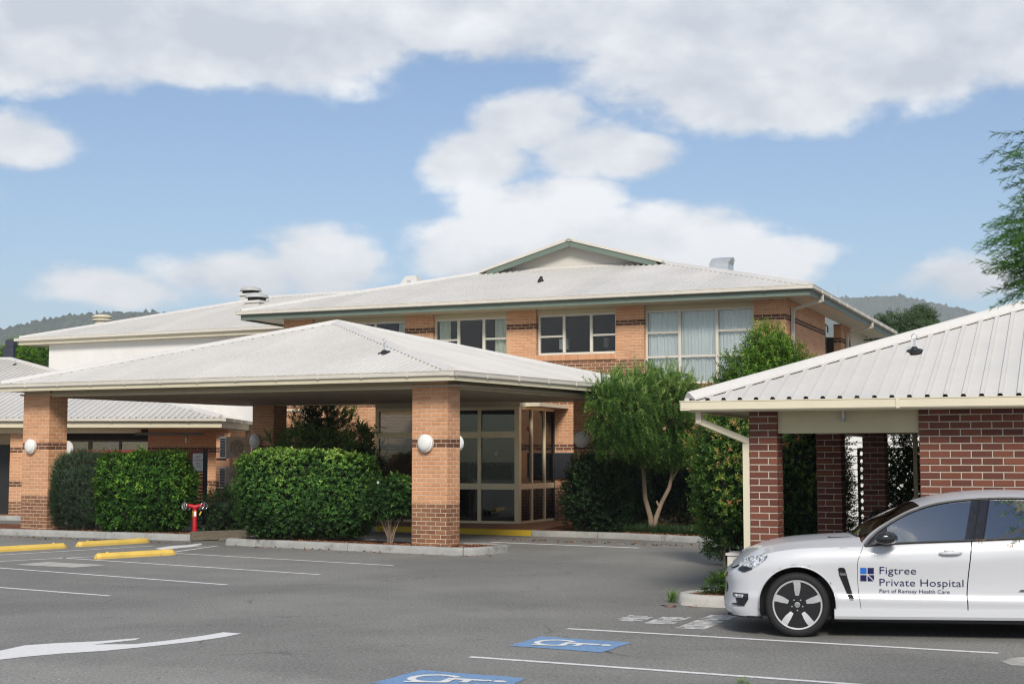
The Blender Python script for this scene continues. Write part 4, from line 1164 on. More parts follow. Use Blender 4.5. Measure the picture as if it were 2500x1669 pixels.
# black steel rail
rl = thing('steel_rail', 'black steel rail behind the parked car under the carport', 'rail', FR.w(0, 0, 0), -FR.phi)
hp = [(.75, 2.55, .1), (.75, 2.55, 1.02), (.78, 2.57, 1.10), (.88, 2.6, 1.13), (1.68, 2.6, 1.13)]
MB().path([Vector(p) for p in hp], .024, 8).build('handrail', M_BLACK, rl)
for i in range(7): MB().path([(.86 + i * .125, 2.6, .1), (.86 + i * .125, 2.6, 1.12)], .011, 6).build('baluster', M_BLACK, rl)
# lattice screens and the neighbour's weatherboard wall
M_LATTICE = pm('lattice_timber', (.30, .24, .17), .8, .2, 4.)
def lattice(name, label, fr, x0, x1, y, z0, z1, mat, gap=.085, sw=.03, group=None):
    L = fthing(name, label, 'lattice', fr, x0, y, z0, group); W, Hh = x1 - x0, z1 - z0
    MB().box(0, W, -.02, .02, 0, .045).box(0, W, -.02, .02, Hh - .045, Hh).box(0, .045, -.02, .02, .045, Hh - .045).box(W - .045, W, -.02, .02, .045, Hh - .045).build('frame', mat, L)
    st = gap * 1.414
    for s, yy in ((1, -.006), (-1, .006)):
        k = -int(Hh / st) - 1
        while k * st < W + Hh:
            t0 = k * st; k += 1
            # line x = t0 + s'*z, clipped to the rectangle
            a = (t0 if s > 0 else t0, 0.)
            pts = []
            za_, zb_ = 0., Hh
            if s > 0: fxx = lambda z: t0 + z
            else: fxx = lambda z: t0 - z + 0.
            lo, hi = 0., Hh
            if s > 0: lo = max(lo, -t0); hi = min(hi, W - t0)
            else: lo = max(lo, t0 - W); hi = min(hi, t0)
            if hi - lo < .05: continue
            MB().bar((fxx(lo), yy, lo), (fxx(hi), yy, hi), sw, .008, (0, 1, 0)).build('lattice_slat', mat, L) if False else MB().bar((fxx(lo), yy, lo), (fxx(hi), yy, hi), .008, sw, (1, 0, -1 if s > 0 else 1)).build('lattice_slat', mat, L)
    return L
lattice('lattice_screen', 'brown timber lattice screen behind the carport pillars', FR, -.3, 2.6, 8.6, .25, 2.05, M_LATTICE, .10, .034)
lattice('lattice_screen', 'shaded timber lattice screen behind the weeping tree', FM, -3.6, -.3, -1.2, .2, 1.75, M_LATTICE, .12, .034)
nh = fthing('neighbour_house', 'cream weatherboard wall behind the carport lattice', 'house', FR, -1.0, 12.5, 0)
for i in range(21): MB().add([(-.5, 0, .1 + i * .14), (6, 0, .1 + i * .14), (6, .03, .245 + i * .14), (-.5, .03, .245 + i * .14), (-.5, .04, .1 + i * .14), (6, .04, .1 + i * .14)], [(0, 1, 2, 3), (0, 4, 5, 1)]).build('weatherboard', M_WHITEWALL, nh)
MB().box(-.5, 6, .05, .2, 0, 3.2).build('wall', M_WHITEWALL, nh)

# ------------------------------------------------------------------ lamps on the columns
M_LAMP = pm('opal_lamp', (.74, .73, .69), .32, .03, 3.)
def lamp(fr, x, y, z, ang, label, s=1.):
    L = thing('wall_lamp', label, 'wall lamp', fr.w(x, y, z), -fr.phi + ang, 'round white wall lamps')
    MB().lathe([(.175 * s, 0), (.18 * s, -.02), (.18 * s, -.075), (.165 * s, -.085)], (0, 0, 0), (0, 1, 0), 32).build('base_ring', M_WHITE, L, smooth=40.)
    prof = [(.162 * s * math.cos(t), -.08 - .075 * s * math.sin(t)) for t in [rad(a) for a in range(0, 90, 9)]] + [(.001, -.08 - .075 * s)]
    MB().lathe(prof, (0, 0, 0), (0, 1, 0), 32).build('diffuser', M_LAMP, L, smooth=True)
    return L
lamp(FC, -.50, -.005, 2.165, 0, 'round white wall lamp on the front of the near right brick column')
lamp(FC, -.145, .445, 2.165, math.pi, 'round white lamp seen edge-on at right side of near right column')
lamp(FC, -12.53, -.005, 2.16, 0, 'round white wall lamp on the front of the left brick column')
lamp(FC, -11.99, .565, 2.10, math.pi, 'white lamp half hidden behind left column above grey-green hedge', 1.12)
lamp(FC, -12.12, 7.49, 2.36, rad(-8), 'round white lamp on the back left column above the hedge', 1.15)
lamp(FC, -11.52, 8.055, 2.3, math.pi, 'white lamp mostly hidden at right side of back left column')
lamp(FC, -1.26, 7.49, 2.33, rad(10), 'round white lamp on dark column left of the weeping tree', 1.12)

# ------------------------------------------------------------------ red slatted fence, sign, air conditioners
rf = thing('red_fence', 'dark red slatted metal fence behind the bright green hedge', 'fence', (-10.6, 41.0, 0))
M_REDF = pm('fence_red', (.20, .03, .022), .5, .15, 2.)
for i in range(19): MB().box(-1.9, 1.8, -.012 - .012, .012, .2 + i * .097, .2 + i * .097 + .088).build('slat', M_REDF, rf)
MB().box(-1.95, 1.8, -.035, .035, 2.045, 2.11).build('top_rail', M_REDF, rf)
for x in (1.86, -1.95): MB().box(x - .055, x + .055, -.055, .055, 0, 2.13).build('post', M_BLACK, rf)
sg = thing('no_standing_sign', 'white sign with red lettering NO STANDING ANY TIME on the red fence', 'sign', (-8.935, 40.965, 1.76))
MB().box(-.158, .158, -.006, 0, -.25, .25).build('sign_plate', M_WHITE, sg)
for tx, z, wd, sz in (('NO', .125, .12, .095), ('STANDING', .035, .27, .075), ('ANY', -.06, .13, .07), ('TIME', -.145, .15, .07)):
    text_on(tx, sz, M_RED, sg, lambda u, v, z=z: (u, -.0075, z + v), align='CENTER', width=wd)
M_ACW = pm('condenser_casing', (.78, .75, .68), .45, .05, 2.)
M_ACB = pm('condenser_shade', (.10, .085, .065), .6, .1, 3.)
def condenser(p, lab):
    a = thing('air_conditioner', lab, 'air conditioner', p, rad(42), 'air conditioner condensers')
    W, D, Hh = .86, .34, .63
    MB().box(0, W, 0, D, 0, Hh).build('casing', M_ACW, a)
    MB().lathe([(.27, 0), (.27, -.012), (.25, -.014), (.25, -.004)], (.36, 0, .31), (0, 1, 0), 32).build('fan_ring', M_ACW, a)
    MB().lathe([(.25, -.003), (.001, -.0035)], (.36, 0, .31), (0, 1, 0), 32).build('fan_opening', M_ACB, a)
    g = MB()
    for r in (.06, .10, .14, .18, .22): g.path([(.36 + r * math.cos(t), -.012, .31 + r * math.sin(t)) for t in [i * math.pi / 12 for i in range(25)]], .004, 4, False)
    for i in range(6): t = i * math.pi / 3; g.path([(.36 + .05 * math.cos(t), -.014, .31 + .05 * math.sin(t)), (.36 + .25 * math.cos(t + .4), -.014, .31 + .25 * math.sin(t + .4))], .004, 4)
    g.build('grille', M_ACB, a); MB().lathe([(.055, 0), (.05, -.018), (.001, -.02)], (.36, 0, .31), (0, 1, 0), 16).build('hub', M_ACW, a)
    for i in range(12): MB().box(-.004, .0, .03, D - .03, .05 + i * .045, .05 + i * .045 + .034).build('louvre', M_BLACK, a)
    m = MB()
    for (x, z) in ((0, .016), (-.014, -.008), (.014, -.008)):
        m.sheet([(.74 + x, -.003, .40 + z + .014), (.74 + x - .008, -.003, .40 + z), (.74 + x, -.003, .40 + z - .014), (.74 + x + .008, -.003, .40 + z)])
    m.build('emblem', M_RED, a, fix=False); MB().box(.71, .77, -.003, -.001, .35, .365).build('maker_plate', M_BLACK, a)
    MB().bar((.06, .1, -.03), (.06, .6, -.03), .04, .05).bar((W - .06, .1, -.03), (W - .06, .6, -.03), .04, .05).build('bracket', M_BLACK, a)
condenser((-8.36, 42.0, 1.87), 'upper wall-mounted air conditioner condenser left of the back column')
condenser((-8.36, 42.0, .99), 'lower wall-mounted air conditioner condenser half hidden by the hedge')

# ------------------------------------------------------------------ fire hydrant booster
hy = gp(475, 1302, .12)
hyd = thing('fire_hydrant', 'red fire hydrant standpipe with two chrome handwheels at the end of left bed', 'fire hydrant', (hy.x, hy.y, .1))
M_HYD = pm('hydrant_red', (.46, .012, .02), .32, .1, 4., coat=.3)
M_CHROME = pm('chrome', (.62, .62, .63), .18, .06, 5., metal=.95)
MB().lathe([(.063, 0), (.063, .10), (.07, .105), (.07, .125), (.063, .13), (.063, .62), (.058, .64), (.001, .65)], (0, 0, 0), (0, 0, 1), 20).build('standpipe', M_HYD, hyd, smooth=35.)
MB().path([(-.19, 0, .735), (-.13, 0, .74), (-.06, 0, .72), (0, 0, .70), (.06, 0, .72), (.13, 0, .74), (.19, 0, .735)], [.052, .05, .056, .066, .056, .05, .052], 14).tube((0, 0, .6), (0, 0, .72), .06).build('manifold', M_HYD, hyd, smooth=45.)
for s in (-1, 1):
    vb = MB().lathe([(.06, -.03), (.066, 0), (.05, .06), (.03, .075), (.025, .11), (.001, .115)], (s * .19, 0, .735), (s * .62, -.78, 0), 16).build('valve_body', M_HYD, hyd, smooth=40.)
    w = thing; ax = Vector((s * .62, -.78, 0)).normalized(); c = Vector((s * .19, 0, .735)) + ax * .12
    u = ax.cross(Vector((0, 0, 1))).normalized(); v = Vector((0, 0, 1))
    m = MB(); m.path([c + u * (.095 * math.cos(t)) + v * (.095 * math.sin(t)) for t in [i * math.pi / 14 for i in range(29)]], .013, 8, False)
    for k in range(5):
        t = k * 2 * math.pi / 5 + .3; m.path([c, c + u * (.09 * math.cos(t)) + v * (.09 * math.sin(t))], .011, 6)
    m.lathe([(.025, -.015), (.025, .015), (.001, .018)], c, ax, 12).build('handwheel', M_CHROME, hyd, smooth=50.)
    o = MB().lathe([(.045, 0), (.048, .05), (.055, .055), (.055, .085), (.04, .09), (.001, .092)], (s * .12, -.01, .68), (s * .5, -.35, -.79), 14).build('outlet_cap', M_BLACK, hyd, smooth=40.)
MB().box(-.012, .05, -.0655, -.060, .47, .60).build('label', M_WHITE, hyd)
MB().path([(-.058, -.02, .46), (-.03, -.06, .50), (-.04, -.055, .58), (-.06, -.01, .60)], .012, 5).build('yellow_tag', M_PAINT_YEL, hyd)
MB().bar((.19, -.08, .60), (.14, -.09, .50), .035, .008, (0, 1, 0)).build('yellow_tag', M_PAINT_YEL, hyd)
hyd.scale = (.86, .86, .90)
# timber sleepers closing the left bed
sl = MB().bar((-7.25, 32.62, .12), (-5.75, 33.75, .12), .09, .2).build('timber_sleeper', M_TIMBER); tag(sl, 'weathered grey timber sleeper edging beside the red hydrant', 'sleeper')
sl2 = MB().bar((-6.65, 32.75, .045), (-6.25, 32.95, .06), .1, .06).build('timber_offcut', M_TIMBER); tag(sl2, 'short timber offcut on the asphalt below the sleeper', 'timber')

# ------------------------------------------------------------------ yellow wheel stops
def stop_mat():
    t = NT('wheel_stop_yellow'); n = t.noise(14, 5, .7); b = t.noise(2.2, 4)
    c = t.mix(t.rng(n, .60, .72, 0, .5), (.72, .49, .11), (.30, .24, .12))
    return t.done(t.bsdf(t.scale(c, t.rng(b, .3, .7, .86, 1.1)), .7, 0, .3, n, .4, .006))
M_STOP = stop_mat()
def wheel_stop(a, b, lab):
    a, b = Vector(a), Vector(b); d = b - a; L = d.length
    t = thing('wheel_stop', lab, 'wheel stop', (*((a + b) / 2).xy, 0), math.atan2(d.y, d.x), 'yellow wheel stops')
    m = MB(); prof = [(-.085, .0), (-.085, .045), (-.05, .105), (.05, .105), (.085, .045), (.085, 0)]
    xs = [(-L / 2, .55), (-L / 2 + .06, 1.), (-L * .17, 1.), (L * .17, 1.), (L / 2 - .06, 1.), (L / 2, .55)]
    vs = [(x, y * (.8 if k < 1 else 1), z * k) for x, k in xs for y, z in prof]; n = 6
    fs = [(i * n + j, i * n + (j + 1) % n, (i + 1) * n + (j + 1) % n, (i + 1) * n + j) for i in range(len(xs) - 1) for j in range(n)] + [tuple(range(n)), tuple(range((len(xs) - 1) * n, len(xs) * n))[::-1]]
    m.add(vs, fs).build('block', M_STOP, t)
    for s in (-1, 1): MB().lathe([(.026, 0), (.026, .012), (.012, .02), (.001, .021)], (s * L * .36, 0, .105), (0, 0, 1), 10).build('fixing_bolt', M_STOP, t)
wheel_stop(gp(-50, 1349), gp(158, 1337), 'yellow wheel stop cut by the left edge of the photo')
wheel_stop(gp(189, 1334), gp(360, 1324), 'yellow wheel stop nearest the left kerb')
wheel_stop(gp(234, 1364), gp(424, 1353), 'yellow wheel stop in front, lying between the two nearest bay lines')
# pale utility cabinet by the car
cb = thing('utility_cabinet', 'small pale cabinet half hidden behind front of the white car', 'cabinet', FR.w(-.74, .45, .11), -FR.phi)
MB().box(-.02, .62, 0, .4, 0, .5).build('cabinet_body', M_CAP, cb); MB().box(-.04, .64, -.02, .42, .5, .53).build('lid', M_CAP, cb)
MB().box(.03, .3, -.006, 0, .08, .42).build('door', M_WHITE, cb); MB().box(.08, .2, -.011, -.006, .3, .36).build('vent', M_BLACK, cb)
# ------------------------------------------------------------------ white car
car = thing('car', 'white sedan with hospital lettering on its front door, parked at the right', 'car', FK.w(0, 0, 0), -FK.phi)
def paint():
    t = NT('car_paint_white')
    b = t.bsdf((.54, .545, .565), .32, 0, .35, coat=.6, coat_r=.03)
    return t.done(b)
M_CAR = paint()
M_CARBLK = pm('car_gloss_black', (.012, .012, .014), .16, .05, coat=.5)
M_RUBBER = pm('tyre_rubber', (.011, .011, .011), .75, .15, 30., .3, 90)
M_ALLOY = pm('machined_alloy', (.50, .50, .51), .4, .02, 2., metal=.5)
M_CARGLASS = glass_mat('car_glass', (.16, .18, .18), .30, .015, (.95, .98, 1.))
M_SEAT = pm('seat_cloth', (.05, .05, .052), .8, .1)
M_NAVY = pm('decal_navy', (.012, .014, .075), .4, .03)
M_BLUE = pm('decal_blue', (.02, .14, .52), .4, .03)
M_GREY = pm('decal_grey', (.09, .095, .12), .4, .03)
def interp(tab, x):
    if x <= tab[0][0]: return tab[0][1]
    for i in range(len(tab) - 1):
        a, b = tab[i], tab[i + 1]
        if x <= b[0]:
            p = tab[i - 1] if i > 0 else a; n = tab[i + 2] if i + 2 < len(tab) else b
            u = (x - a[0]) / (b[0] - a[0]); h = b[0] - a[0]
            m0 = (b[1] - p[1]) / max(1e-6, b[0] - p[0]); m1 = (n[1] - a[1]) / max(1e-6, n[0] - a[0])
            return (2 * u**3 - 3 * u**2 + 1) * a[1] + (u**3 - 2 * u**2 + u) * h * m0 + (-2 * u**3 + 3 * u**2) * b[1] + (u**3 - u**2) * h * m1
    return tab[-1][1]
def crv(pts, n):
    out = []; P = [Vector(p) for p in pts]
    for i in range(len(P) - 1):
        p0, p1, p2, p3 = P[max(0, i - 1)], P[i], P[i + 1], P[min(len(P) - 1, i + 2)]
        for k in range(n):
            t = k / n
            out.append(.5 * ((2 * p1) + (p2 - p0) * t + (2 * p0 - 5 * p1 + 4 * p2 - p3) * t * t + (3 * p1 - p0 - 3 * p2 + p3) * t**3))
    out.append(P[-1]); return out
HALF = [(-.755, 0), (-.745, .30), (-.715, .55), (-.645, .735), (-.52, .845), (-.35, .895), (-.15, .918), (.10, .928), (.40, .932), (.63, .934), (1.2, .938), (1.74, .938), (2.3, .935), (2.78, .932), (3.2, .925), (3.5, .90), (3.75, .83), (3.88, .68), (3.93, .4), (3.94, 0)]
def dense():
    out = []
    for a, b in zip(HALF, HALF[1:]):
        pass
    c = crv([(x, y, 0) for x, y in HALF], 12)
    return [(p.x, p.y) for p in c]
OUT = dense()
SH = [(-.76, .655), (-.70, .70), (-.58, .775), (-.45, .828), (-.25, .875), (0, .912), (.3, .932), (.69, .947), (1.04, .977), (1.78, 1.012), (2.3, 1.04), (2.9, 1.055), (3.4, 1.06), (3.8, 1.02), (3.94, .97)]
f1 = [(.25, .02), (.306, .014), (.45, -.005), (.58, -.014), (.70, -.014), (.80, -.010), (.94, .047)]
f2 = [(.25, -.026), (.324, -.026), (.46, -.031), (.75, -.004), (1.03, .035)]
def bend(x, z):
    h1 = max(0., 1 - abs(x - .63) / .5); h2 = max(0., 1 - abs(x - 1.74) / .6); h3 = max(0., 1 - abs(x - 2.78) / .4)
    return h1 * interp(f1, z) + h2 * interp(f2, z) + h3 * interp(f2, z) * .8
def crease(x): return interp([(-.8, .60), (-.3, .72), (.3, .765), (.63, .785), (1.7, .812), (2.3, .86), (3.2, .90), (3.95, .86)], x)
def inset(x, z):
    zc = crease(x); zs = interp(SH, x)
    if z >= zc:
        u = (z - zc) / max(.02, zs - zc); return .004 * u + .050 * u * u
    if z > .455:
        u = (zc - z) / (zc - .455); return .034 * math.sin(min(1, u * 1.15) * math.pi * .5) ** 1.2 * (1 if x > .5 else max(.35, (x + .8) / 1.3))
    if z > .405:
        u = (.455 - z) / .05; return .034 * (1 if x > .5 else max(.35, (x + .8) / 1.3)) * (1 - u) + .004 * u
    u = (.405 - z) / .13; return .004 + .03 * max(0, u)
def front_push(x, y, z):
    """bumper profile of the nose: the chin stands proud, the grille zone is drawn back"""
    k = max(0., min(1., (-.25 - x) / .4))
    return -.05 * k * math.exp(-((z - .27) / .09) ** 2) + .05 * k * max(0, (z - .58) / .2) + .0 * y
def wall_pt(i, z, side, xs=None):
    x, y = OUT[i]
    d = inset(x, z)
    j0, j1 = max(0, i - 1), min(len(OUT) - 1, i + 1)
    tx, ty = OUT[j1][0] - OUT[j0][0], OUT[j1][1] - OUT[j0][1]; L = math.hypot(tx, ty) or 1
    nx, ny = -ty / L, tx / L
    if i == 0: nx, ny = -1, 0
    if i == len(OUT) - 1: nx, ny = 1, 0
    return Vector((x - nx * d + bend(x, z) + front_push(x, y, z), side * (y - ny * d), z))
def surf_y(x, z):
    """near-side skin (negative y) at station x and height z"""
    best = None
    xx = x - bend(x, z) - front_push(x, 0, z)
    for i in range(len(OUT) - 1):
        a, b = OUT[i][0], OUT[i + 1][0]
        if a <= xx <= b and OUT[i][1] > 0:
            u = (xx - a) / (b - a + 1e-9); y = OUT[i][1] * (1 - u) + OUT[i + 1][1] * u
            return -(y - inset(xx, z))
    return -.7
NZ = 26
def zlist(i):
    x, y = OUT[i]; zt_ = interp(SH, x); zb = .285 if x > .35 and x < 2.6 else (.20 if x < .35 else .26)
    return [zb + (zt_ - zb) * k / NZ for k in range(NZ + 1)]
AX = [(0., .335), (2.915, .335)]; RA = .395
def panel(name, i0, i1, side, parent, trim=0.):
    mb = MB(); idx = list(range(i0, i1 + 1)); vs = []; n = NZ + 1
    for q, i in enumerate(idx):
        for k, z in enumerate(zlist(i)):
            p = wall_pt(i, z, side)
            if trim and q == 0: p.x += trim
            if trim and q == len(idx) - 1: p.x -= trim
            vs.append(p)
    inside = []
    for p in vs:
        d = min(math.hypot(p.x - cx, p.z - cz) - RA for cx, cz in AX)
        inside.append(d)
    for t, p in enumerate(vs):
        for cx, cz in AX:
            r = math.hypot(p.x - cx, p.z - cz)
            if abs(r - RA) < .017 or (r < RA and r > RA - .02):
                p.x = cx + (p.x - cx) * RA / r; p.z = cz + (p.z - cz) * RA / r; inside[t] = 0
    fs = []
    for a in range(len(idx) - 1):
        for k in range(NZ):
            f = (a * n + k, a * n + k + 1, (a + 1) * n + k + 1, (a + 1) * n + k)
            if min(inside[v] for v in f) < -.001: continue
            fs.append(f if side < 0 else f[::-1])
    return mb.add(vs, fs).build(name, M_CAR, parent, smooth=True, fix=False)
near = lambda x: min(range(len(OUT)), key=lambda i: abs(OUT[i][0] - x) + (5 if OUT[i][1] < .7 else 0))
iA, iB, iC, iE = near(.63), near(1.74), near(2.78), len(OUT) - 1
body = None
for side in (-1, 1):
    p = panel('front_wing', 0, iA, side, car)
    d1 = panel('door', iA, iB, side, car, .0055); d2 = panel('door', iB, iC, side, car, .0055)
    panel('rear_wing', iC, iE, side, car)
    if side < 0: door1, door2 = d1, d2
# bonnet and boot lid
def deck(name, xa, xb, crown, mat=M_CAR, nx=40, ny=22):
    mb = MB(); vs = []
    for a in range(nx + 1):
        x = xa + (xb - xa) * a / nx
        xi = min(max(x, OUT[0][0]), OUT[-1][0])
        w = None
        for i in range(len(OUT) - 1):
            if OUT[i][0] <= xi <= OUT[i + 1][0]:
                u = (xi - OUT[i][0]) / (OUT[i + 1][0] - OUT[i][0] + 1e-9); w = OUT[i][1] * (1 - u) + OUT[i + 1][1] * u; break
        w = max(.05, (w or .1) - .052 - (.02 if x < -.6 else 0)); z0 = interp(SH, x) - .002
        for b in range(ny + 1):
            t = -1 + 2 * b / ny; c = crown(x)
            rise = c * (1 - abs(t) ** 2.4)
            if name == 'bonnet': rise += .012 * math.exp(-((abs(t) - .62) / .08) ** 2) * min(1, max(0, (x + .6) / .3))
            vs.append((x + (.05 * max(0, min(1, (-.25 - x) / .4)) if x < -.25 else 0) + (.04 * (1 - t * t) * -1 if name == 'x' else 0), t * w, z0 + rise))
    n = ny + 1
    fs = [(a * n + b, (a + 1) * n + b, (a + 1) * n + b + 1, a * n + b + 1) for a in range(nx) for b in range(ny)]
    return mb.add(vs, fs).build(name, mat, car, smooth=True, fix=True)
bon = deck('bonnet', -.72, .72, lambda x: interp([(-.75, .01), (-.5, .05), (-.2, .072), (.2, .085), (.72, .10)], x))
deck('boot_lid', 3.55, 3.92, lambda x: .03)
# bonnet scoop
MB().lathe([(.10, 0), (.085, .012), (.001, .002)], (.47, -.36, 1.0), (-.05, 0, 1), 20).map(lambda x, y, z: (.47 + (x - .47) * 1.35, y * 1. + 0, z + .008)).build('bonnet_scoop', M_BLACK, bon)
# glasshouse
RAIL = [(.69, -.868, .950), (.79, -.835, 1.062), (.97, -.79, 1.190), (1.2, -.725, 1.307), (1.47, -.675, 1.388), (1.9, -.635, 1.436), (2.4, -.625, 1.442), (2.9, -.66, 1.40), (3.3, -.70, 1.29), (3.6, -.76, 1.14), (3.72, -.80, 1.065)]
RY = [(a, b) for a, b, c in RAIL]; RZ = [(a, c) for a, b, c in RAIL]
def rail(x): return Vector((x, interp(RY, x), interp(RZ, x)))
def belt(x): return Vector((x, -(interp([(0.6, .884), (1.2, .890), (2.8, .886), (3.3, .875), (3.75, .80)], x)), interp(SH, x) + .004))
def topz(x, y):
    r = rail(x); c = interp([(.69, .085), (.82, .055), (1.0, .034), (1.25, .045), (1.9, .072), (2.9, .075), (3.72, .05)], x)
    return r.z + c * (1 - min(1, abs(y / r.y)) ** 2.2)
def top_part(name, x0, x1, v0, v1, mat, lift=0., nx=26, ny=16):
    mb = MB(); vs = []
    for a in range(nx + 1):
        x = x0 + (x1 - x0) * a / nx; r = rail(x)
        for b in range(ny + 1):
            t = v0 + (v1 - v0) * b / ny; y = r.y * -t
            vs.append((x - .06 * (1 - t * t) * interp([(.69, 1), (1.4, .3), (2., 0), (3.8, -.5)], x), y, topz(x, y) + lift))
    n = ny + 1
    fs = [(a * n + b, (a + 1) * n + b, (a + 1) * n + b + 1, a * n + b + 1) for a in range(nx) for b in range(ny)]
    return mb.add(vs, fs).build(name, mat, car, smooth=True, fix=True)
WS = .86
top_part('roof', 1.30, 2.92, -1, 1, M_CAR, nx=40, ny=24)
for s in (-1, 1):
    a, b = sorted((s * WS, s))
    top_part('windscreen_pillar', .69, 1.30, a, b, M_CAR, ny=5); top_part('rear_pillar', 2.92, 3.72, a, b, M_CAR, ny=5)
top_part('windscreen', .69, 1.30, -WS, WS, M_CARGLASS); top_part('rear_window', 2.92, 3.72, -WS, WS, M_CARGLASS)
MB().path([(.62 + .12 * (abs(t) ** 2), -.78 * t, topz(.70, -.74 * t) - .012) for t in [i / 10 for i in range(-10, 11)]], .02, 6).build('cowl', M_BLACK, car)
def slant(s): return .115 * max(0, min(1, (s - .95) / .7)) * max(0, min(1, (3.5 - s) / .9))
def side_part(name, s0, s1, mat, sd, off=0., v0=.0, v1=1., n=14, parent=None):
    mb = MB(); vs = []
    for a in range(n + 1):
        s = s0 + (s1 - s0) * a / n; p = belt(s); q = rail(min(3.72, s + slant(s)))
        for b in range(7):
            t = v0 + (v1 - v0) * b / 6
            w = p.lerp(q, t); w.y -= .003 * math.sin(math.pi * t) + off
            vs.append((w.x, w.y * (1 if sd < 0 else -1), w.z))
    fs = [(a * 7 + b, (a + 1) * 7 + b, (a + 1) * 7 + b + 1, a * 7 + b + 1) for a in range(n) for b in range(6)]
    return mb.add(vs, fs).build(name, mat, parent or car, smooth=True, fix=False)
for sd in (-1, 1):
    side_part('mirror_sail', .70, .925, M_CARBLK, sd, .004); w = side_part('side_window', .925, 1.70, M_CARGLASS, sd)
    side_part('door_pillar', 1.70, 1.885, M_CARBLK, sd, .004); side_part('side_window', 1.885, 2.72, M_CARGLASS, sd)
    side_part('door_pillar', 2.72, 2.80, M_CARBLK, sd, .004); side_part('rear_quarter', 2.80, 3.70, M_CAR, sd, .002)
    k = 1 if sd < 0 else -1
    tr = MB(); tr.path([Vector((p.x, (p.y - .008) * k, p.z - .004)) for p in [rail(.70 + 2.1 * i / 40) for i in range(41)]], .014, 6)
    tr.path([Vector((p.x, (p.y - .006) * k, p.z + .002)) for p in [belt(.70 + 2.15 * i / 30) for i in range(31)]], .011, 6)
    for s in (1.79, 1.885): tr.path([Vector((p.x, (p.y - .012) * k, p.z)) for p in [belt(s).lerp(rail(s + slant(s)), t / 6) - Vector((0, .003 * math.sin(math.pi * t / 6), 0)) for t in range(7)]], .007, 5)
    tr.path([Vector((p.x, (p.y - .012) * k, p.z)) for p in [belt(.925).lerp(rail(.925 + slant(.925)), t / 6) - Vector((0, .003 * math.sin(math.pi * t / 6), 0)) for t in range(7)]], .006, 5)
    tr.build('window_trim', M_BLACK, car)
# sills, chin, under-body, inner shell
for k in (-1, 1):
    s = MB(); pr = [(.86, .19), (.925, .20), (.940, .23), (.938, .295), (.90, .302), (.86, .302)]
    vs = [(x, k * y, z + .008 * (x - .4)) for x in (.375, .45, 2.0, 2.54) for y, z in pr]; n = 6
    fs = [(i * n + j, i * n + (j + 1) % n, (i + 1) * n + (j + 1) % n, (i + 1) * n + j) for i in range(3) for j in range(n)] + [tuple(range(n)), tuple(range(18, 24))[::-1]]
    s.add(vs, fs).build('sill', M_CAR, car)
MB().box(-.55, .40, -.62, .62, .19, .60).box(.40, 2.5, -.86, .86, .17, .30).box(2.5, 3.8, -.62, .62, .22, .62).box(.44, 2.52, -.885, .885, .30, .93).build('underbody', M_BLACK, car)
MB().prism([(-.72, -.55, .185), (-.52, -.80, .185), (-.37, -.87, .185), (-.37, .87, .185), (-.52, .80, .185), (-.72, .55, .185)], (0, 0, .022)).build('chin_spoiler', M_BLACK, car)
for sd in (-1, 1):
    for cx in (0, 2.915):
        m = MB(); ring = [(RA * math.cos(t), RA * math.sin(t)) for t in [rad(a) for a in range(-28, 209, 6)]]
        vs = []
        for x, z in ring: vs += [(cx + x, sd * .925, .335 + z), (cx + x, sd * .60, .335 + z)]
        m.add(vs, [(2 * i, 2 * i + 1, 2 * i + 3, 2 * i + 2) for i in range(len(ring) - 1)]).build('wheel_arch', M_BLACK, car, smooth=True)
# rolled lip round the front arch
def in_skin(x, z): return surf_y(x, z)
# patches laid on the near-side skin
def in_poly(x, z, P):
    c = False; j = len(P) - 1
    for i in range(len(P)):
        if (P[i][1] > z) != (P[j][1] > z) and x < (P[j][0] - P[i][0]) * (z - P[i][1]) / (P[j][1] - P[i][1]) + P[i][0]: c = not c
        j = i
    return c
def skin_patch(name, P, mat, off=.004, parent=None, cell=.006, sd=-1, xoff=0.):
    x0, x1, z0, z1 = min(p[0] for p in P), max(p[0] for p in P), min(p[1] for p in P), max(p[1] for p in P)
    mb = MB(); nx, nz = int((x1 - x0) / cell) + 2, int((z1 - z0) / cell) + 2; ids = {}
    def vid(i, k):
        if (i, k) not in ids:
            x, z = x0 + i * cell, z0 + k * cell
            ids[(i, k)] = len(mb.v); mb.v.append((x + xoff, (surf_y(x, z) - off) * (1 if sd < 0 else -1), z))
        return ids[(i, k)]
    for i in range(nx):
        for k in range(nz):
            if in_poly(x0 + (i + .5) * cell, z0 + (k + .5) * cell, P):
                mb.f.append((vid(i, k), vid(i + 1, k), vid(i + 1, k + 1), vid(i, k + 1))); mb.m.append(0)
    return mb.build(name, mat, parent or car, smooth=True, fix=False)
def lamp_mat():
    t = NT('headlight_lens'); n = t.noise(26, 3, .6, dist=1.2)
    c = t.ramp(n, [(.36, (.10, .105, .11)), (.5, (.55, .56, .58)), (.66, (.86, .87, .88))])
    return t.done(t.bsdf(c, .12, .35, .6, coat=1., coat_r=.02))
M_HEAD = lamp_mat()
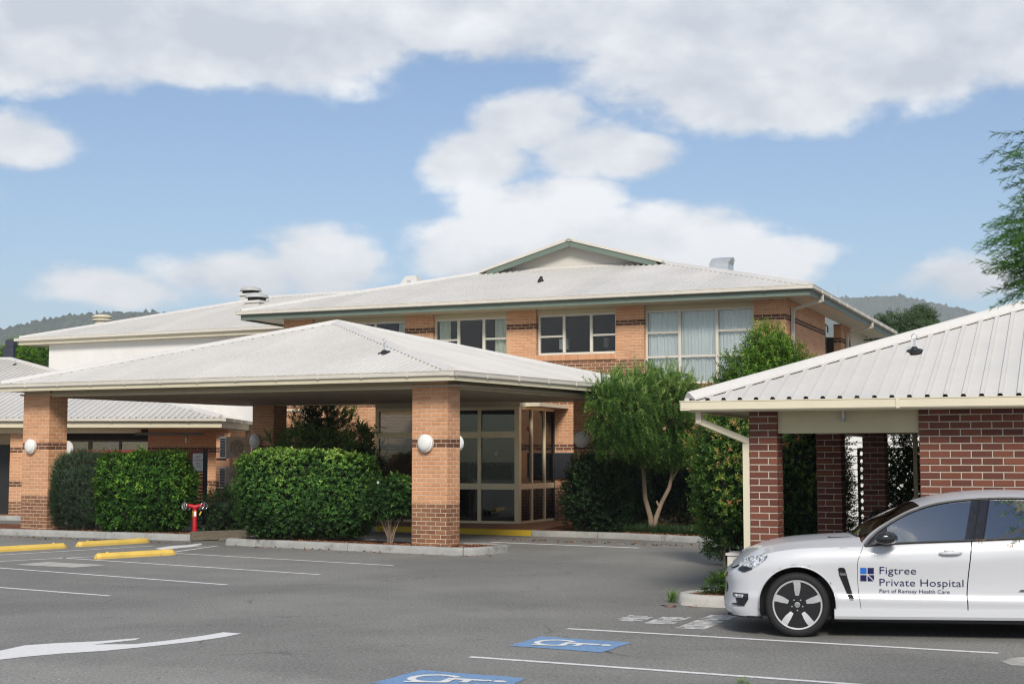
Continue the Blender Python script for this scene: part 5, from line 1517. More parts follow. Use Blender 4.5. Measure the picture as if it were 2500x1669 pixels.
for sd in (-1, 1):
    hl = skin_patch('headlight', [(-.612, .690), (-.555, .80), (-.47, .838), (-.29, .846), (-.30, .815), (-.40, .735), (-.52, .672), (-.555, .665)], M_HEAD, .006, sd=sd, xoff=-.004)
    skin_patch('lamp_bezel', [(-.605, .688), (-.56, .73), (-.50, .72), (-.45, .70), (-.52, .668), (-.555, .664)], M_CARBLK, .0085, hl, sd=sd, xoff=-.006)
    skin_patch('fog_light_recess', [(-.665, .440), (-.50, .445), (-.50, .385), (-.545, .31), (-.675, .315), (-.672, .33), (-.62, .34), (-.635, .40), (-.662, .41)], M_CARBLK, .006, sd=sd, xoff=-.004)
    skin_patch('fog_light', [(-.64, .428), (-.545, .430), (-.56, .395), (-.63, .392)], M_HEAD, .009, sd=sd, xoff=-.006)
    v = skin_patch('wing_vent', [(.419, .715), (.432, .728), (.478, .728), (.491, .715), (.575, .41), (.568, .398), (.54, .398), (.528, .41), (.43, .65)], M_CARBLK, .005, sd=sd)
    skin_patch('vent_badge', [(.435, .675), (.497, .672), (.500, .647), (.440, .650)], M_CHROME, .008, v, sd=sd)
for sd in (-1, 1):
    for cx in (0., 2.915):
        lip = [(cx + (RA + .003) * math.cos(t), .335 + (RA + .003) * math.sin(t)) for t in [rad(a) for a in range(-8, 189, 4)]]
        MB().path([(x, (surf_y(x, z) - .002) * (1 if sd < 0 else -1), z) for x, z in lip], .0085, 8).build('arch_lip', M_CAR, car, smooth=True)
# grille across the nose
g = MB()
for z, h in ((.47, .10), (.61, .05)):
    vs = []
    for i in range(0, 21):
        for s in (h / 2, -h / 2):
            p = wall_pt(i, z + s, -1); vs.append((p.x - .006, p.y, p.z))
    for i in range(1, 21):
        for s in (h / 2, -h / 2):
            p = wall_pt(i, z + s, 1); vs.append((p.x - .006, p.y, p.z))
    order = list(range(20, -1, -1)) + list(range(21, 41))
    g.add(vs, [(2 * order[q], 2 * order[q] + 1, 2 * order[q + 1] + 1, 2 * order[q + 1]) for q in range(len(order) - 1)])
g.build('grille', M_CARBLK, car)
# handles, mirrors
for sd in (-1, 1):
    for xh, dr in ((1.55, door1), (2.55, door2)):
        y = surf_y(xh, .885)
        par = dr if sd < 0 else car
        h = MB().path([(xh - .11, (y - .014) * -sd * -1 if False else sd * -(y - .014), .882), (xh - .07, sd * -(y - .032), .886), (xh, sd * -(y - .036), .889), (xh + .07, sd * -(y - .032), .891), (xh + .11, sd * -(y - .014), .892)], [.012, .017, .018, .017, .012], 8).build('handle', M_CAR, par, smooth=True)
        MB().lathe([(.055, 0), (.05, .004), (.001, .002)], (xh - .01, sd * -(y - .003), .905), (0, sd, 0), 16).map(lambda a, b, c: (a, b, .905 + (c - .905) * .55)).build('handle_recess', M_STEEL, par, smooth=True)
    m = MB(); vs = []; n = 14
    for k, (yy, sc) in enumerate(((-.90, .25), (-.93, .5), (-.99, .85), (-1.05, 1.), (-1.10, .95), (-1.135, .7), (-1.145, .3))):
        for i in range(n):
            t = 2 * math.pi * i / n; vs.append((.905 + sc * .115 * math.cos(t) - (.02 if k > 3 else 0), sd * -yy, 1.035 + sc * .068 * math.sin(t) * (1.1 if math.sin(t) > 0 else .85)))
    fs = [(k * n + i, k * n + (i + 1) % n, (k + 1) * n + (i + 1) % n, (k + 1) * n + i) for k in range(6) for i in range(n)] + [tuple(range(n)), tuple(range(6 * n, 7 * n))]
    mi = m.add(vs, fs).build('wing_mirror', M_CARBLK, car, smooth=True)
    MB().bar((.92, sd * .885, .965), (.92, sd * 1.0, .995), .09, .03).build('mirror_arm', M_BLACK, mi)
# lettering and four-square logo on the front door
def dskin(x0, z0, off=.007):
    return lambda u, v: (x0 + u, surf_y(x0 + u, z0 + v) - off, z0 + v)
text_on('Figtree', .108, M_NAVY, door1, dskin(.840, .668), offset=-.0006, width=.366)
text_on('Private Hospital', .108, M_NAVY, door1, dskin(.838, .545), offset=-.0006, width=.838)
tx_ = text_on('Part of Ramsay Health Care', .052, M_NAVY, door1, dskin(.837, .476, .010), width=.70); tx_['kind'] = 'stuff'
def logo(px0, px1, pz0, pz1, m): skin_patch('logo_square', [(px0, pz0), (px1, pz0), (px1, pz1), (px0, pz1)], m, .004, door1, .0105)
logo(.645, .709, .666, .733, M_BLUE); logo(.719, .783, .666, .733, M_NAVY); logo(.645, .709, .590, .656, M_NAVY)
skin_patch('logo_square', [(.728, .656), (.783, .656), (.783, .602)], M_NAVY, .004, door1, .004); skin_patch('logo_square', [(.719, .647), (.719, .590), (.775, .590)], M_NAVY, .004, door1, .004)
skin_patch('door_badge', [(2.22, .50), (2.30, .50), (2.31, .525), (2.24, .525)], M_GREY, .005, door2)
# wheels
def wheel(cx, sd):
    w = MB(); c = (cx, sd * .905, .335)
    ax = (0, sd, 0)
    prof = [(.232, -.20), (.27, -.205), (.315, -.195), (.331, -.16), (.335, -.10), (.334, -.045), (.328, -.015), (.312, .0), (.285, .004), (.270, .002), (.259, -.006), (.250, -.012)]
    tyre = MB().lathe(prof, c, ax, 56, caps=False).build('tyre', M_RUBBER, car, smooth=40.)
    tg = MB()
    for i in range(56):
        t = 2 * math.pi * i / 56; u = Vector((math.cos(t), 0, math.sin(t))); q = Vector((-math.sin(t), 0, math.cos(t)))
        p = Vector(c) + u * .3325; o = Vector(ax)
        tg.bar(p - o * .03 - q * .006, p - o * .11 + q * .006, .006, .006, u)
    tg.build('tread', M_BLACK, tyre)
    rim = MB().lathe([(.252, -.012), (.258, -.002), (.252, .004), (.240, .002), (.238, -.006), (.234, -.03), (.22, -.19), (.001, -.192)], c, ax, 56).build('rim', M_CARBLK, car, smooth=40.)
    MB().lathe([(.2525, .003), (.2575, .001), (.2525, .006), (.239, .004), (.2385, .0)], c, ax, 56, caps=False).build('rim_lip', M_ALLOY, rim, smooth=40.)
    MB().lathe([(.16, -.075), (.16, -.09), (.06, -.09), (.06, -.075), (.16, -.075)], c, ax, 40, caps=False).build('brake_disc', M_STEEL, rim)
    cal = MB()
    for a in range(-26, 27, 4):
        pass
    vs = []; A_ = [rad(a) for a in range(-28, 30, 8)]
    for t in A_:
        for r, o in ((.10, -.06), (.175, -.06), (.175, -.10), (.10, -.10)): vs.append((c[0] + r * math.cos(t), c[1] + sd * o, c[2] + r * math.sin(t)))
    fs = [(i * 4 + j, i * 4 + (j + 1) % 4, (i + 1) * 4 + (j + 1) % 4, (i + 1) * 4 + j) for i in range(len(A_) - 1) for j in range(4)] + [(0, 1, 2, 3), tuple(range(len(vs) - 4, len(vs)))[::-1]]
    cal.add(vs, fs).build('caliper', M_STEEL, rim)
    for k in range(5):
        a = rad(90 + 72 * k); u = Vector((math.cos(a), 0, math.sin(a))); q = Vector((-math.sin(a), 0, math.cos(a))); o = Vector(ax)
        C_ = Vector(c)
        pr = [(.066, -.008, .008, -.016), (.11, -.021, .022, -.010), (.16, -.033, .030, -.004), (.205, -.036, .033, .0), (.243, -.033, .040, .001)]
        vs = []
        for r, l, rr_, dz in pr: vs += [C_ + u * r + q * l + o * dz, C_ + u * r + q * rr_ + o * dz, C_ + u * r + q * (rr_ - .004) + o * (dz - .03), C_ + u * r + q * (l + .004) + o * (dz - .03)]
        fs = [(i * 4 + j, i * 4 + (j + 1) % 4, (i + 1) * 4 + (j + 1) % 4, (i + 1) * 4 + j) for i in range(4) for j in range(4)] + [(0, 1, 2, 3), (19, 18, 17, 16)]
        MB().add(vs, fs, 0).build('spoke', M_ALLOY, rim)
        MB().lathe([(.011, -.03), (.011, -.012), (.006, -.006), (.001, -.005)], C_ + Vector((math.cos(a + rad(36)), 0, math.sin(a + rad(36)))) * .058, ax, 8).build('wheel_nut', M_CHROME, rim)
    MB().lathe([(.10, -.035), (.095, -.022), (.04, -.018), (.036, -.012), (.001, -.012)], c, ax, 28).build('hub', M_CARBLK, rim, smooth=40.)
    MB().lathe([(.030, -.013), (.030, -.007), (.024, -.006), (.024, -.010), (.001, -.0095)], c, ax, 24).build('hub_cap', M_CHROME, rim, smooth=30.)
for cx in (0., 2.915):
    for sd in (-1, 1): wheel(cx, sd)
# seats and wheel seen dimly through the glass
it = MB()
for y in (-.38, .38):
    for x in (1.55, 2.45): it.box(x - .25, x + .2, y - .24, y + .24, .55, .72).box(x + .12, x + .28, y - .22, y + .22, .72, 1.17).box(x + .17, x + .26, y - .12, y + .12, 1.19, 1.36)
it.box(.85, 1.05, -.7, .7, .8, .99)
it.build('interior', M_SEAT, car)
MB().path([(1.12 + .05 * math.sin(t), .38 + .18 * math.cos(t), .98 + .17 * math.sin(t)) for t in [i * math.pi / 12 for i in range(25)]], .014, 6, False).build('steering_wheel', M_BLACK, car)
# ------------------------------------------------------------------ foliage
RNG = np.random.default_rng(7)
def leaf(base, d, n, L, W, fold=.25):
    """one leaf: 4 points; d direction, n face normal"""
    d = d / np.linalg.norm(d); s = np.cross(d, n); s /= (np.linalg.norm(s) + 1e-9); u = np.cross(s, d)
    m = base + d * L * .45
    return np.array([base, m + s * W / 2 + u * W * fold, base + d * L - u * L * .06, m - s * W / 2 + u * W * fold])
def sprig(kind, rs):
    V = []; Tn = []
    if kind == 'broad': K, SL, L, W = 8, .09, .050, .026
    elif kind == 'fine': K, SL, L, W = 18, .11, .026, .008
    elif kind == 'lilly': K, SL, L, W = 10, .13, .055, .020
    elif kind == 'gard': K, SL, L, W = 9, .07, .060, .026
    elif kind == 'small': K, SL, L, W = 14, .22, .05, .027
    elif kind == 'weep': K, SL, L, W = 30, .40, .075, .017
    elif kind == 'erect': K, SL, L, W = 28, .32, .065, .016
    elif kind == 'palm': K, SL, L, W = 9, .0, .34, .040
    elif kind == 'grass': K, SL, L, W = 12, .0, .30, .012
    elif kind == 'gum': K, SL, L, W = 12, .5, .16, .045
    elif kind == 'casu': K, SL, L, W = 26, .22, .055, .0075
    for k in range(K):
        f = (k + .5) / K
        a = k * 2.4 + rs.uniform(-.4, .4)
        if kind in ('palm', 'grass'):
            sp = rs.uniform(.35, 1.25) if kind == 'palm' else rs.uniform(.15, .75)
            d = np.array([math.cos(a) * math.sin(sp), math.sin(a) * math.sin(sp), math.cos(sp)])
            l = L * rs.uniform(.7, 1.15)
            base = np.zeros(3); n = np.array([-d[0] * d[2], -d[1] * d[2], 1 - d[2] ** 2]) + 1e-3
            # bent strap: two segments
            m = base + d * l * .55; d2 = d + np.array([0, 0, -.7 if kind == 'palm' else -.5]); d2 /= np.linalg.norm(d2)
            s = np.cross(d, n); s /= np.linalg.norm(s) + 1e-9
            V.append(np.array([base - s * W * .25, base + s * W * .25, m + s * W * .5, m - s * W * .5])); Tn.append(rs.uniform(0, .6))
            V.append(np.array([m - s * W * .5, m + s * W * .5, m + d2 * l * .5 + s * W * .05, m + d2 * l * .5 - s * W * .05])); Tn.append(rs.uniform(.2, .8))
            continue
        if kind == 'weep': base = np.array([SL * .55 * math.sin(f * 1.5), 0, SL * (.35 * math.sin(f * 2.2) - .55 * f * f)])
        elif kind == 'erect': base = np.array([.04 * f * f, 0, SL * f])
        elif kind == 'casu': base = np.array([.05 * f * f, 0, SL * f])
        else: base = np.array([.015 * math.sin(3 * f), .015 * math.cos(4 * f), SL * f])
        op = {'broad': 1.0, 'fine': .75, 'lilly': .9, 'gard': .95, 'small': 1.1, 'weep': .85, 'erect': .6, 'gum': 1.2, 'casu': .5}[kind] * rs.uniform(.8, 1.2)
        ax = np.array([0, 0, 1.])
        if kind == 'weep':
            ax = np.array([.55 * 1.5 * math.cos(f * 1.5), 0, .77 * math.cos(f * 2.2) - 1.1 * f]); ax /= np.linalg.norm(ax)
        px_ = np.array([math.cos(a), math.sin(a), 0.])
        px_ = px_ - ax * px_.dot(ax); px_ /= np.linalg.norm(px_) + 1e-9
        d = ax * math.cos(op) + px_ * math.sin(op)
        if kind == 'gum': d = d + np.array([0, 0, -1.1])
        n = ax * math.sin(op) - px_ * math.cos(op) + rs.normal(0, .25, 3)
        V.append(leaf(base, d, n, L * rs.uniform(.75, 1.2), W * rs.uniform(.8, 1.15))); Tn.append(np.clip(.25 + .5 * f + rs.uniform(-.22, .22), 0, 1))
    return np.array(V), np.array(Tn)
def quads_obj(name, V, tint, mat, parent):
    """V (n,4,3)"""
    n = len(V); me = bpy.data.meshes.new(name)
    me.vertices.add(n * 4); me.vertices.foreach_set('co', V.reshape(-1).astype(np.float32))
    me.loops.add(n * 4); me.loops.foreach_set('vertex_index', np.arange(n * 4, dtype=np.int32))
    me.polygons.add(n); me.polygons.foreach_set('loop_start', np.arange(0, n * 4, 4, dtype=np.int32))
    try: me.polygons.foreach_set('loop_total', np.full(n, 4, dtype=np.int32))
    except Exception: pass
    me.update(calc_edges=True)
    at_ = me.attributes.new('tint', 'FLOAT', 'POINT'); at_.data.foreach_set('value', np.repeat(tint, 4).astype(np.float32))
    me.materials.append(mat)
    return link(bpy.data.objects.new(name, me), parent)
def scatter(kind, pos, dirs, scale, tb, seed, nvar=5, spread=.35):
    rs = np.random.default_rng(seed); N = len(pos)
    vari = [sprig(kind, rs) for _ in range(nvar)]
    which = rs.integers(0, nvar, N); outV = []; outT = []
    d = dirs + rs.normal(0, spread, (N, 3)); d /= np.linalg.norm(d, axis=1)[:, None] + 1e-9
    for v in range(nvar):
        m = np.where(which == v)[0]
        if not len(m): continue
        SV, ST = vari[v]; z = d[m]
        ref = np.tile(np.array([0.0, 0, 1.0]), (len(m), 1)); ref[np.abs(z[:, 2]) > .93] = (1, 0, 0)
        x = np.cross(ref, z); x /= np.linalg.norm(x, axis=1)[:, None]; y = np.cross(z, x)
        if kind not in ('weep',):
            t = rs.uniform(0, 2 * math.pi, len(m)); x2 = x * np.cos(t)[:, None] + y * np.sin(t)[:, None]; y = -x * np.sin(t)[:, None] + y * np.cos(t)[:, None]; x = x2
        else:
            # keep the droop pointing down: template -z is down, +x outward
            h = d[m].copy(); h[:, 2] = 0; h /= np.linalg.norm(h, axis=1)[:, None] + 1e-9
            x = h; z = np.tile(np.array([0.0, 0, 1.0]), (len(m), 1)); y = np.cross(z, x)
        sc = scale[m] if hasattr(scale, '__len__') else np.full(len(m), scale)
        sc = sc * rs.uniform(.75, 1.25, len(m))
        R = np.stack([x, y, z], axis=1)                     # rows
        P = np.einsum('kqc,mcd->mkqd', SV, R) * sc[:, None, None, None] + pos[m][:, None, None, :]
        outV.append(P.reshape(-1, 4, 3)); outT.append((np.clip(ST[None, :] * .75 + tb[m][:, None], 0, 1)).reshape(-1))
    return np.concatenate(outV), np.concatenate(outT)
def lumps(d, seed, amp):
    amp = amp * 1.15
    rs = np.random.default_rng(seed + 99); o = np.zeros(len(d))
    for k in range(7):
        w = rs.normal(0, 1, 3) * (2.2 + k * 1.1); o += np.sin(d @ w + rs.uniform(0, 6.3)) / (1.3 + k * .5)
    return 1 + amp * o
def superell(n, radii, power, seed, depth=.22, amp=.05, zmin=-1.):
    rs = np.random.default_rng(seed); d = rs.normal(0, 1, (n, 3)); d /= np.linalg.norm(d, axis=1)[:, None]
    e = power; k = (np.abs(d) ** e).sum(1) ** (-1 / e)
    nrm = np.sign(d) * np.abs(d * k[:, None]) ** (e - 1); nrm /= np.array(radii); nrm /= np.linalg.norm(nrm, axis=1)[:, None] + 1e-9
    r = lumps(d, seed, amp) * (1 - depth * rs.uniform(0, 1, n) ** 1.6)
    p = d * (k * r)[:, None]; keep = p[:, 2] > zmin
    return p[keep] * np.array(radii), nrm[keep], r[keep]
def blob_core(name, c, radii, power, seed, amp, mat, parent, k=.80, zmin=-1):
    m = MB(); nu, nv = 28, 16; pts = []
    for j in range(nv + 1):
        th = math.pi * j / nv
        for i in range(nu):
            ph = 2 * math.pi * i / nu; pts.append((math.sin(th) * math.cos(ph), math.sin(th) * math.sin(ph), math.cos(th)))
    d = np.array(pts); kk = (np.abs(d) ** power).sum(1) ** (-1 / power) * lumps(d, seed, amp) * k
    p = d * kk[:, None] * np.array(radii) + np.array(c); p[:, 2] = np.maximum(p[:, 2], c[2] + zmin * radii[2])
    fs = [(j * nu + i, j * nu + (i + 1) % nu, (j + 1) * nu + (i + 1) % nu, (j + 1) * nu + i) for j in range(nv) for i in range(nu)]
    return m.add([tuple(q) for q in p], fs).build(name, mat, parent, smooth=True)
def greens(dark, mid, light, tip=None, **k):
    s = [(0., dark), (.4, mid), (.78, light)]
    s.append((1., tip or tuple(min(1, c * 1.25) for c in light)))
    return s
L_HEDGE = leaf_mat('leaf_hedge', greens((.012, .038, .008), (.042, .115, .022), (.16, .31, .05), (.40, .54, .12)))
L_HEDGE2 = leaf_mat('leaf_hedge_bright', greens((.012, .040, .006), (.045, .13, .016), (.18, .34, .04), (.42, .56, .10)))
L_GREY = leaf_mat('leaf_grey_green', greens((.018, .036, .020), (.05, .095, .052), (.105, .17, .10), (.20, .28, .18)), .6)
L_DARK = leaf_mat('leaf_dark', greens((.010, .026, .010), (.028, .068, .024), (.07, .14, .045), (.16, .25, .08)), .55, .25, .2)
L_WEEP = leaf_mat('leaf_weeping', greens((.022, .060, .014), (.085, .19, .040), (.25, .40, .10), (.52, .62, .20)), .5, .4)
L_LILLY = leaf_mat('leaf_lilly', [(0., (.016, .045, .010)), (.38, (.06, .14, .025)), (.62, (.17, .27, .045)), (.8, (.42, .28, .08)), (1., (.60, .24, .12))], .4)
L_FRESH = leaf_mat('leaf_fresh', greens((.016, .048, .006), (.055, .14, .014), (.15, .29, .03), (.33, .44, .07)), .45, .35)
L_PALM = leaf_mat('leaf_palm', greens((.06, .13, .04), (.18, .34, .09), (.36, .52, .20), (.58, .66, .34)), .4, .45)
L_GUM = leaf_mat('leaf_gum', greens((.014, .030, .014), (.04, .075, .03), (.075, .125, .05), (.13, .19, .08)), .55, .2)
L_CASU = leaf_mat('leaf_foreground', greens((.014, .045, .014), (.05, .13, .032), (.10, .24, .05), (.18, .36, .09)), .5, .3)
M_CORE = pm('core_filler', (.016, .022, .010), .9, .4, 9., .6, 20)  # dark colour of the solid cores added inside the foliage
M_BARK = pm('bark_grey', (.23, .17, .12), .9, .3, 6., .8, 30, stretch=(1, 1, .3))
M_BARK_D = pm('bark_dark', (.10, .07, .05), .9, .3, 8., .6, 30)
def bush(name, label, cat, base, c, radii, kind, mat, n, scale=1., power=2.6, depth=.25, amp=.05, seed=1, up=.35, top=.28, core=.80, zmin=-.90, stems=5, group=None, tip=.0, patch=.25):
    t = thing(name, label, cat, base, 0., group)
    p, nr, r = superell(n, radii, power, seed, depth, amp, zmin)
    ex = np.random.default_rng(seed + 7).uniform(0, 1, len(p)) < .035
    p[ex] *= np.random.default_rng(seed + 8).uniform(1.03, 1.12, (ex.sum(), 1))
    p = p + np.array(c); dirs = nr + np.array([0, 0, up])
    rs = np.random.default_rng(seed + 5)
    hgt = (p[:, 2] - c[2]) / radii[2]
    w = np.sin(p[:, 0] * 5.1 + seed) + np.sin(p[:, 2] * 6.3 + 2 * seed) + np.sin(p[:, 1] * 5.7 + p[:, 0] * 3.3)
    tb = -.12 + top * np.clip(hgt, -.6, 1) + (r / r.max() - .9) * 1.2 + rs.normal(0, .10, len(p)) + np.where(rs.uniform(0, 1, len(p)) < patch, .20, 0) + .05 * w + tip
    V, T_ = scatter(kind, p, dirs, scale, tb, seed)
    V[:, :, 2] = np.maximum(V[:, :, 2], .01)
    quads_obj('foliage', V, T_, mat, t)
    if core: blob_core('filler_core', c, radii, power, seed, amp, M_CORE, t, core, zmin)  # added solid core, blocks view and light through the leaves
    rr = random.Random(seed)
    if stems:
        s = MB()
        for k in range(stems):
            x, y = rr.uniform(-.4, .4) * radii[0], rr.uniform(-.3, .3) * radii[1]
            s.path([(x * .5, y * .5, -.05), (x * .8 + rr.uniform(-.05, .05), y * .8, c[2] * .4), (x * 1.3 + c[0], y * 1.2 + c[1], c[2])], [.03, .022, .012], 6)
        s.build('stem', M_BARK, t)
    return t
def cwz(x, y, z=.11): return FC.w(x, y, z)
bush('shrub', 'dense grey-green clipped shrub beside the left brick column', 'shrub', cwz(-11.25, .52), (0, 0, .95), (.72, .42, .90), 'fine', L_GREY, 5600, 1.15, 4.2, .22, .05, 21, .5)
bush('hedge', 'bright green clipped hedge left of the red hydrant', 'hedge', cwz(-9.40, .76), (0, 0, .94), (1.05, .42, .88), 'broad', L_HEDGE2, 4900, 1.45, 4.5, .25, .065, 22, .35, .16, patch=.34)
bush('hedge', 'large dark green clipped hedge on the island before the glass lobby', 'hedge', cwz(-3.92, .36), (0, 0, .95), (1.50, .46, .88), 'broad', L_HEDGE, 8300, 1.25, 5., .25, .06, 23, .35, .34, zmin=-.90)  # upper leaves tinted paler, for new growth and painted highlights
gs = bush('gardenia_shrub', 'rounded gardenia shrub on bare stems left of the near right column', 'shrub', cwz(-1.50, .10), (0, 0, .92), (.50, .36, .40), 'gard', L_HEDGE, 1150, 1.15, 2.2, .5, .12, 24, .4, .2, 0, stems=0)
s = MB(); rr = random.Random(5)
for k in range(9):
    a = rr.uniform(0, 6.28); q = rr.uniform(.15, .42)
    s.path([(rr.uniform(-.04, .04), rr.uniform(-.04, .04), -.02), (q * .35 * math.cos(a), q * .35 * math.sin(a), .28), (q * math.cos(a), q * math.sin(a), .75)], [.016, .012, .006], 5)
s.build('stem', M_BARK, gs)
fl = MB()
for (x, y, z) in ((-.22, -.30, 1.27),):
    for k in range(6):
        a = k * 1.05; fl.sheet([(x, y, z), (x + .022 * math.cos(a - .3), y - .01, z + .022 * math.sin(a - .3)), (x + .032 * math.cos(a), y - .02, z + .032 * math.sin(a)), (x + .022 * math.cos(a + .3), y - .01, z + .022 * math.sin(a + .3))])
fl.build('flower', M_WHITE, gs, fix=False)
bush('shrub', 'low dark straggly shrub right of the red hydrant', 'shrub', (-6.85, 34.1, .05), (0, 0, .50), (.62, .45, .50), 'lilly', L_DARK, 900, 1.1, 2.2, .5, .12, 25, .5, .1, .6)
bush('shrub', 'dark shrub behind the hedge against the glass lobby post', 'shrub', (-4.0, 37.6, .14), (0, 0, 1.0), (.55, .5, .95), 'broad', L_DARK, 1600, 1.3, 2.6, .4, .08, 26)
def palm_clump(x, Y, zc, n, seed, lab):
    t = thing('palm_clump', lab, 'palm', (x, Y, .13), 0, 'palm clumps behind the hedge'); rs = np.random.default_rng(seed)
    p = np.stack([rs.normal(0, .32, n), rs.normal(0, .25, n), rs.uniform(zc - .75, zc + .25, n)], 1); d = p * np.array([.6, .6, 0]) + np.array([0, -.25, .8])
    V, T_ = scatter('palm', p, d, 1.4, rs.uniform(-.1, .3, n), seed, spread=.3); quads_obj('fronds', V, T_, L_PALM, t)
    m = MB()
    for k in range(0, n, 3): m.path([(p[k, 0] * .4, p[k, 1] * .4, 0), (p[k, 0], p[k, 1], p[k, 2])], [.018, .012], 5)
    m.build('stem', M_BARK_D, t)
palm_clump(-6.25, 41.2, 2.28, 40, 31, 'strappy palm clump behind the hedge next to the back left column')
palm_clump(-5.25, 40.9, 2.2, 40, 32, 'strappy palm clump in the middle behind the hedge')
palm_clump(-4.3, 40.5, 2.32, 44, 33, 'strappy palm clump behind the hedge next to the glass lobby')
bush('shrub', 'taller light green shrub rising behind the palm clumps against apricot wall', 'shrub', (-5.55, 42.0, .13), (0, 0, 2.75), (.85, .35, .8), 'small', L_FRESH, 900, 1.2, 2., .6, .18, 34, .6, .2, 0, zmin=-1, stems=4)
# weeping bottlebrush tree
TR = at(1592, 1290, 34.0); TR.z = .16
wt = thing('weeping_tree', 'weeping bottlebrush tree with forked pale trunk beside the canopy', 'tree', TR)
def loc(x, y, dy=0.): p = at(x, y, 34.0 + dy); return (p.x - TR.x, p.y - TR.y, p.z - TR.z)
tk = MB()
tk.path([(0, 0, -.1), loc(1588, 1262), loc(1575, 1215), loc(1571, 1150, .05), loc(1566, 1100, .05), loc(1568, 1060, .1), loc(1560, 1010, .1), loc(1540, 950, .1)], [.085, .065, .055, .052, .048, .042, .03, .012], 10)
tk.path([(.02, .02, -.1), loc(1602, 1262), loc(1616, 1225, -.05), loc(1634, 1190, -.1), loc(1640, 1160, -.1), loc(1632, 1110), loc(1628, 1050), loc(1640, 960)], [.07, .058, .05, .046, .04, .034, .026, .01], 10)
tk.path([loc(1638, 1175, -.1), loc(1652, 1150, -.1), loc(1662, 1110, -.15), loc(1675, 1040, -.2)], [.034, .028, .02, .01], 8)
tk.path([loc(1610, 1240, -.04), loc(1603, 1222, -.06)], [.03, .022], 8)
tk.path([loc(1566, 1100, .05), loc(1550, 1075, -.1), loc(1528, 1052, -.2), loc(1500, 1000, -.2)], [.028, .02, .014, .008], 6)
tk.build('trunk', M_BARK, wt, smooth=True)
def weep_crown():
    rs = np.random.default_rng(41); P = []; D = []
    lob = [((1472, 975), .34), ((1505, 962), .40), ((1608, 938), .40), ((1490, 1040), .38), ((1700, 985), .32), ((1520, 1005), .5), ((1548, 950), .42), ((1585, 960), .5), ((1655, 950), .40), ((1530, 1060), .48), ((1605, 1030), .62), ((1668, 1010), .48), ((1500, 1090), .30), ((1575, 1095), .42), ((1640, 1085), .5), ((1690, 1070), .38), ((1560, 985), .55), ((1630, 990), .55), ((1600, 1120), .34), ((1670, 1120), .3)]
    for (pp, r) in lob:
        c = np.array(loc(*pp, -1.7 if pp[0] < 1535 else (-.8 if pp[0] < 1580 else -.2))); n = int(330 * r)
        d = rs.normal(0, 1, (n, 3)); d /= np.linalg.norm(d, axis=1)[:, None]
        q = c + d * (r * rs.uniform(.45, 1., n) ** .6)[:, None] * np.array([1, 1.1, .85]); P.append(q); D.append(d)
    return np.concatenate(P), np.concatenate(D)
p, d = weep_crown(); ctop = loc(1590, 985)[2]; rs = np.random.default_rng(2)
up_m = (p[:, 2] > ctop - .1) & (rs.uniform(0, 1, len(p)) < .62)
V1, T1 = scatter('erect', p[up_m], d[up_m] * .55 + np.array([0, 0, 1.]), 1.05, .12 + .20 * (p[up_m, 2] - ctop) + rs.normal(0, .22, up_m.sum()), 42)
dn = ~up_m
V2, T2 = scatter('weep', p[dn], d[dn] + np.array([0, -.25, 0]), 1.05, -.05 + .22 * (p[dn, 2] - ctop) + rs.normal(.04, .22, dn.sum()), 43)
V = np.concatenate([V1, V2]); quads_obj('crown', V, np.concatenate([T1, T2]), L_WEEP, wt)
bush('shrub', 'dark leafy shrub at the foot of the lamp column left of the tree', 'shrub', (2.05, 34.6, .13), (0, 0, .88), (.72, .6, .90), 'broad', L_DARK, 2600, 1.3, 2.4, .4, .10, 51, core=.72)
bush('shrub', 'dark leafy shrub between the lamp column and the forked trunk', 'shrub', (2.75, 35.2, .13), (0, 0, .82), (.62, .5, .82), 'broad', L_DARK, 1900, 1.3, 2.2, .45, .12, 52, core=.7)
bush('shrub', 'dark airy shrub behind and right of the forked trunk', 'shrub', (4.25, 35.6, .13), (0, 0, 1.15), (.85, .45, 1.12), 'broad', L_DARK, 2300, 1.2, 2.4, .5, .12, 53, core=.45)
bush('shrub', 'tall dark shrub filling the shade under the weeping crown', 'shrub', (3.0, 36.6, .13), (0, 0, 1.45), (1.3, .5, 1.4), 'broad', L_DARK, 2600, 1.4, 2.6, .5, .1, 54, core=.8)
# strappy grass and litter under the tree
rs = np.random.default_rng(61); n = 520
a = np.array(far[6]); b = np.array(far[7]); t_ = rs.uniform(-.35, 1.02, n); off = rs.uniform(.35, 1.25, n) ** 1.
dirk = (b - a) / np.linalg.norm(b - a); nk = np.array([-dirk[1], dirk[0]])
gpnt = np.concatenate([a + (b - a) * t_[:, None] + nk * off[:, None], np.full((n, 1), .12)], 1)
V, T_ = scatter('grass', gpnt, np.tile(np.array([0, 0, 1.]), (n, 1)), .75, rs.uniform(-.2, .1, n), 62)
tag(quads_obj('strappy_grass', V, T_, L_DARK, None), 'dark strappy grass edging under the weeping tree', 'grass', kind='stuff')
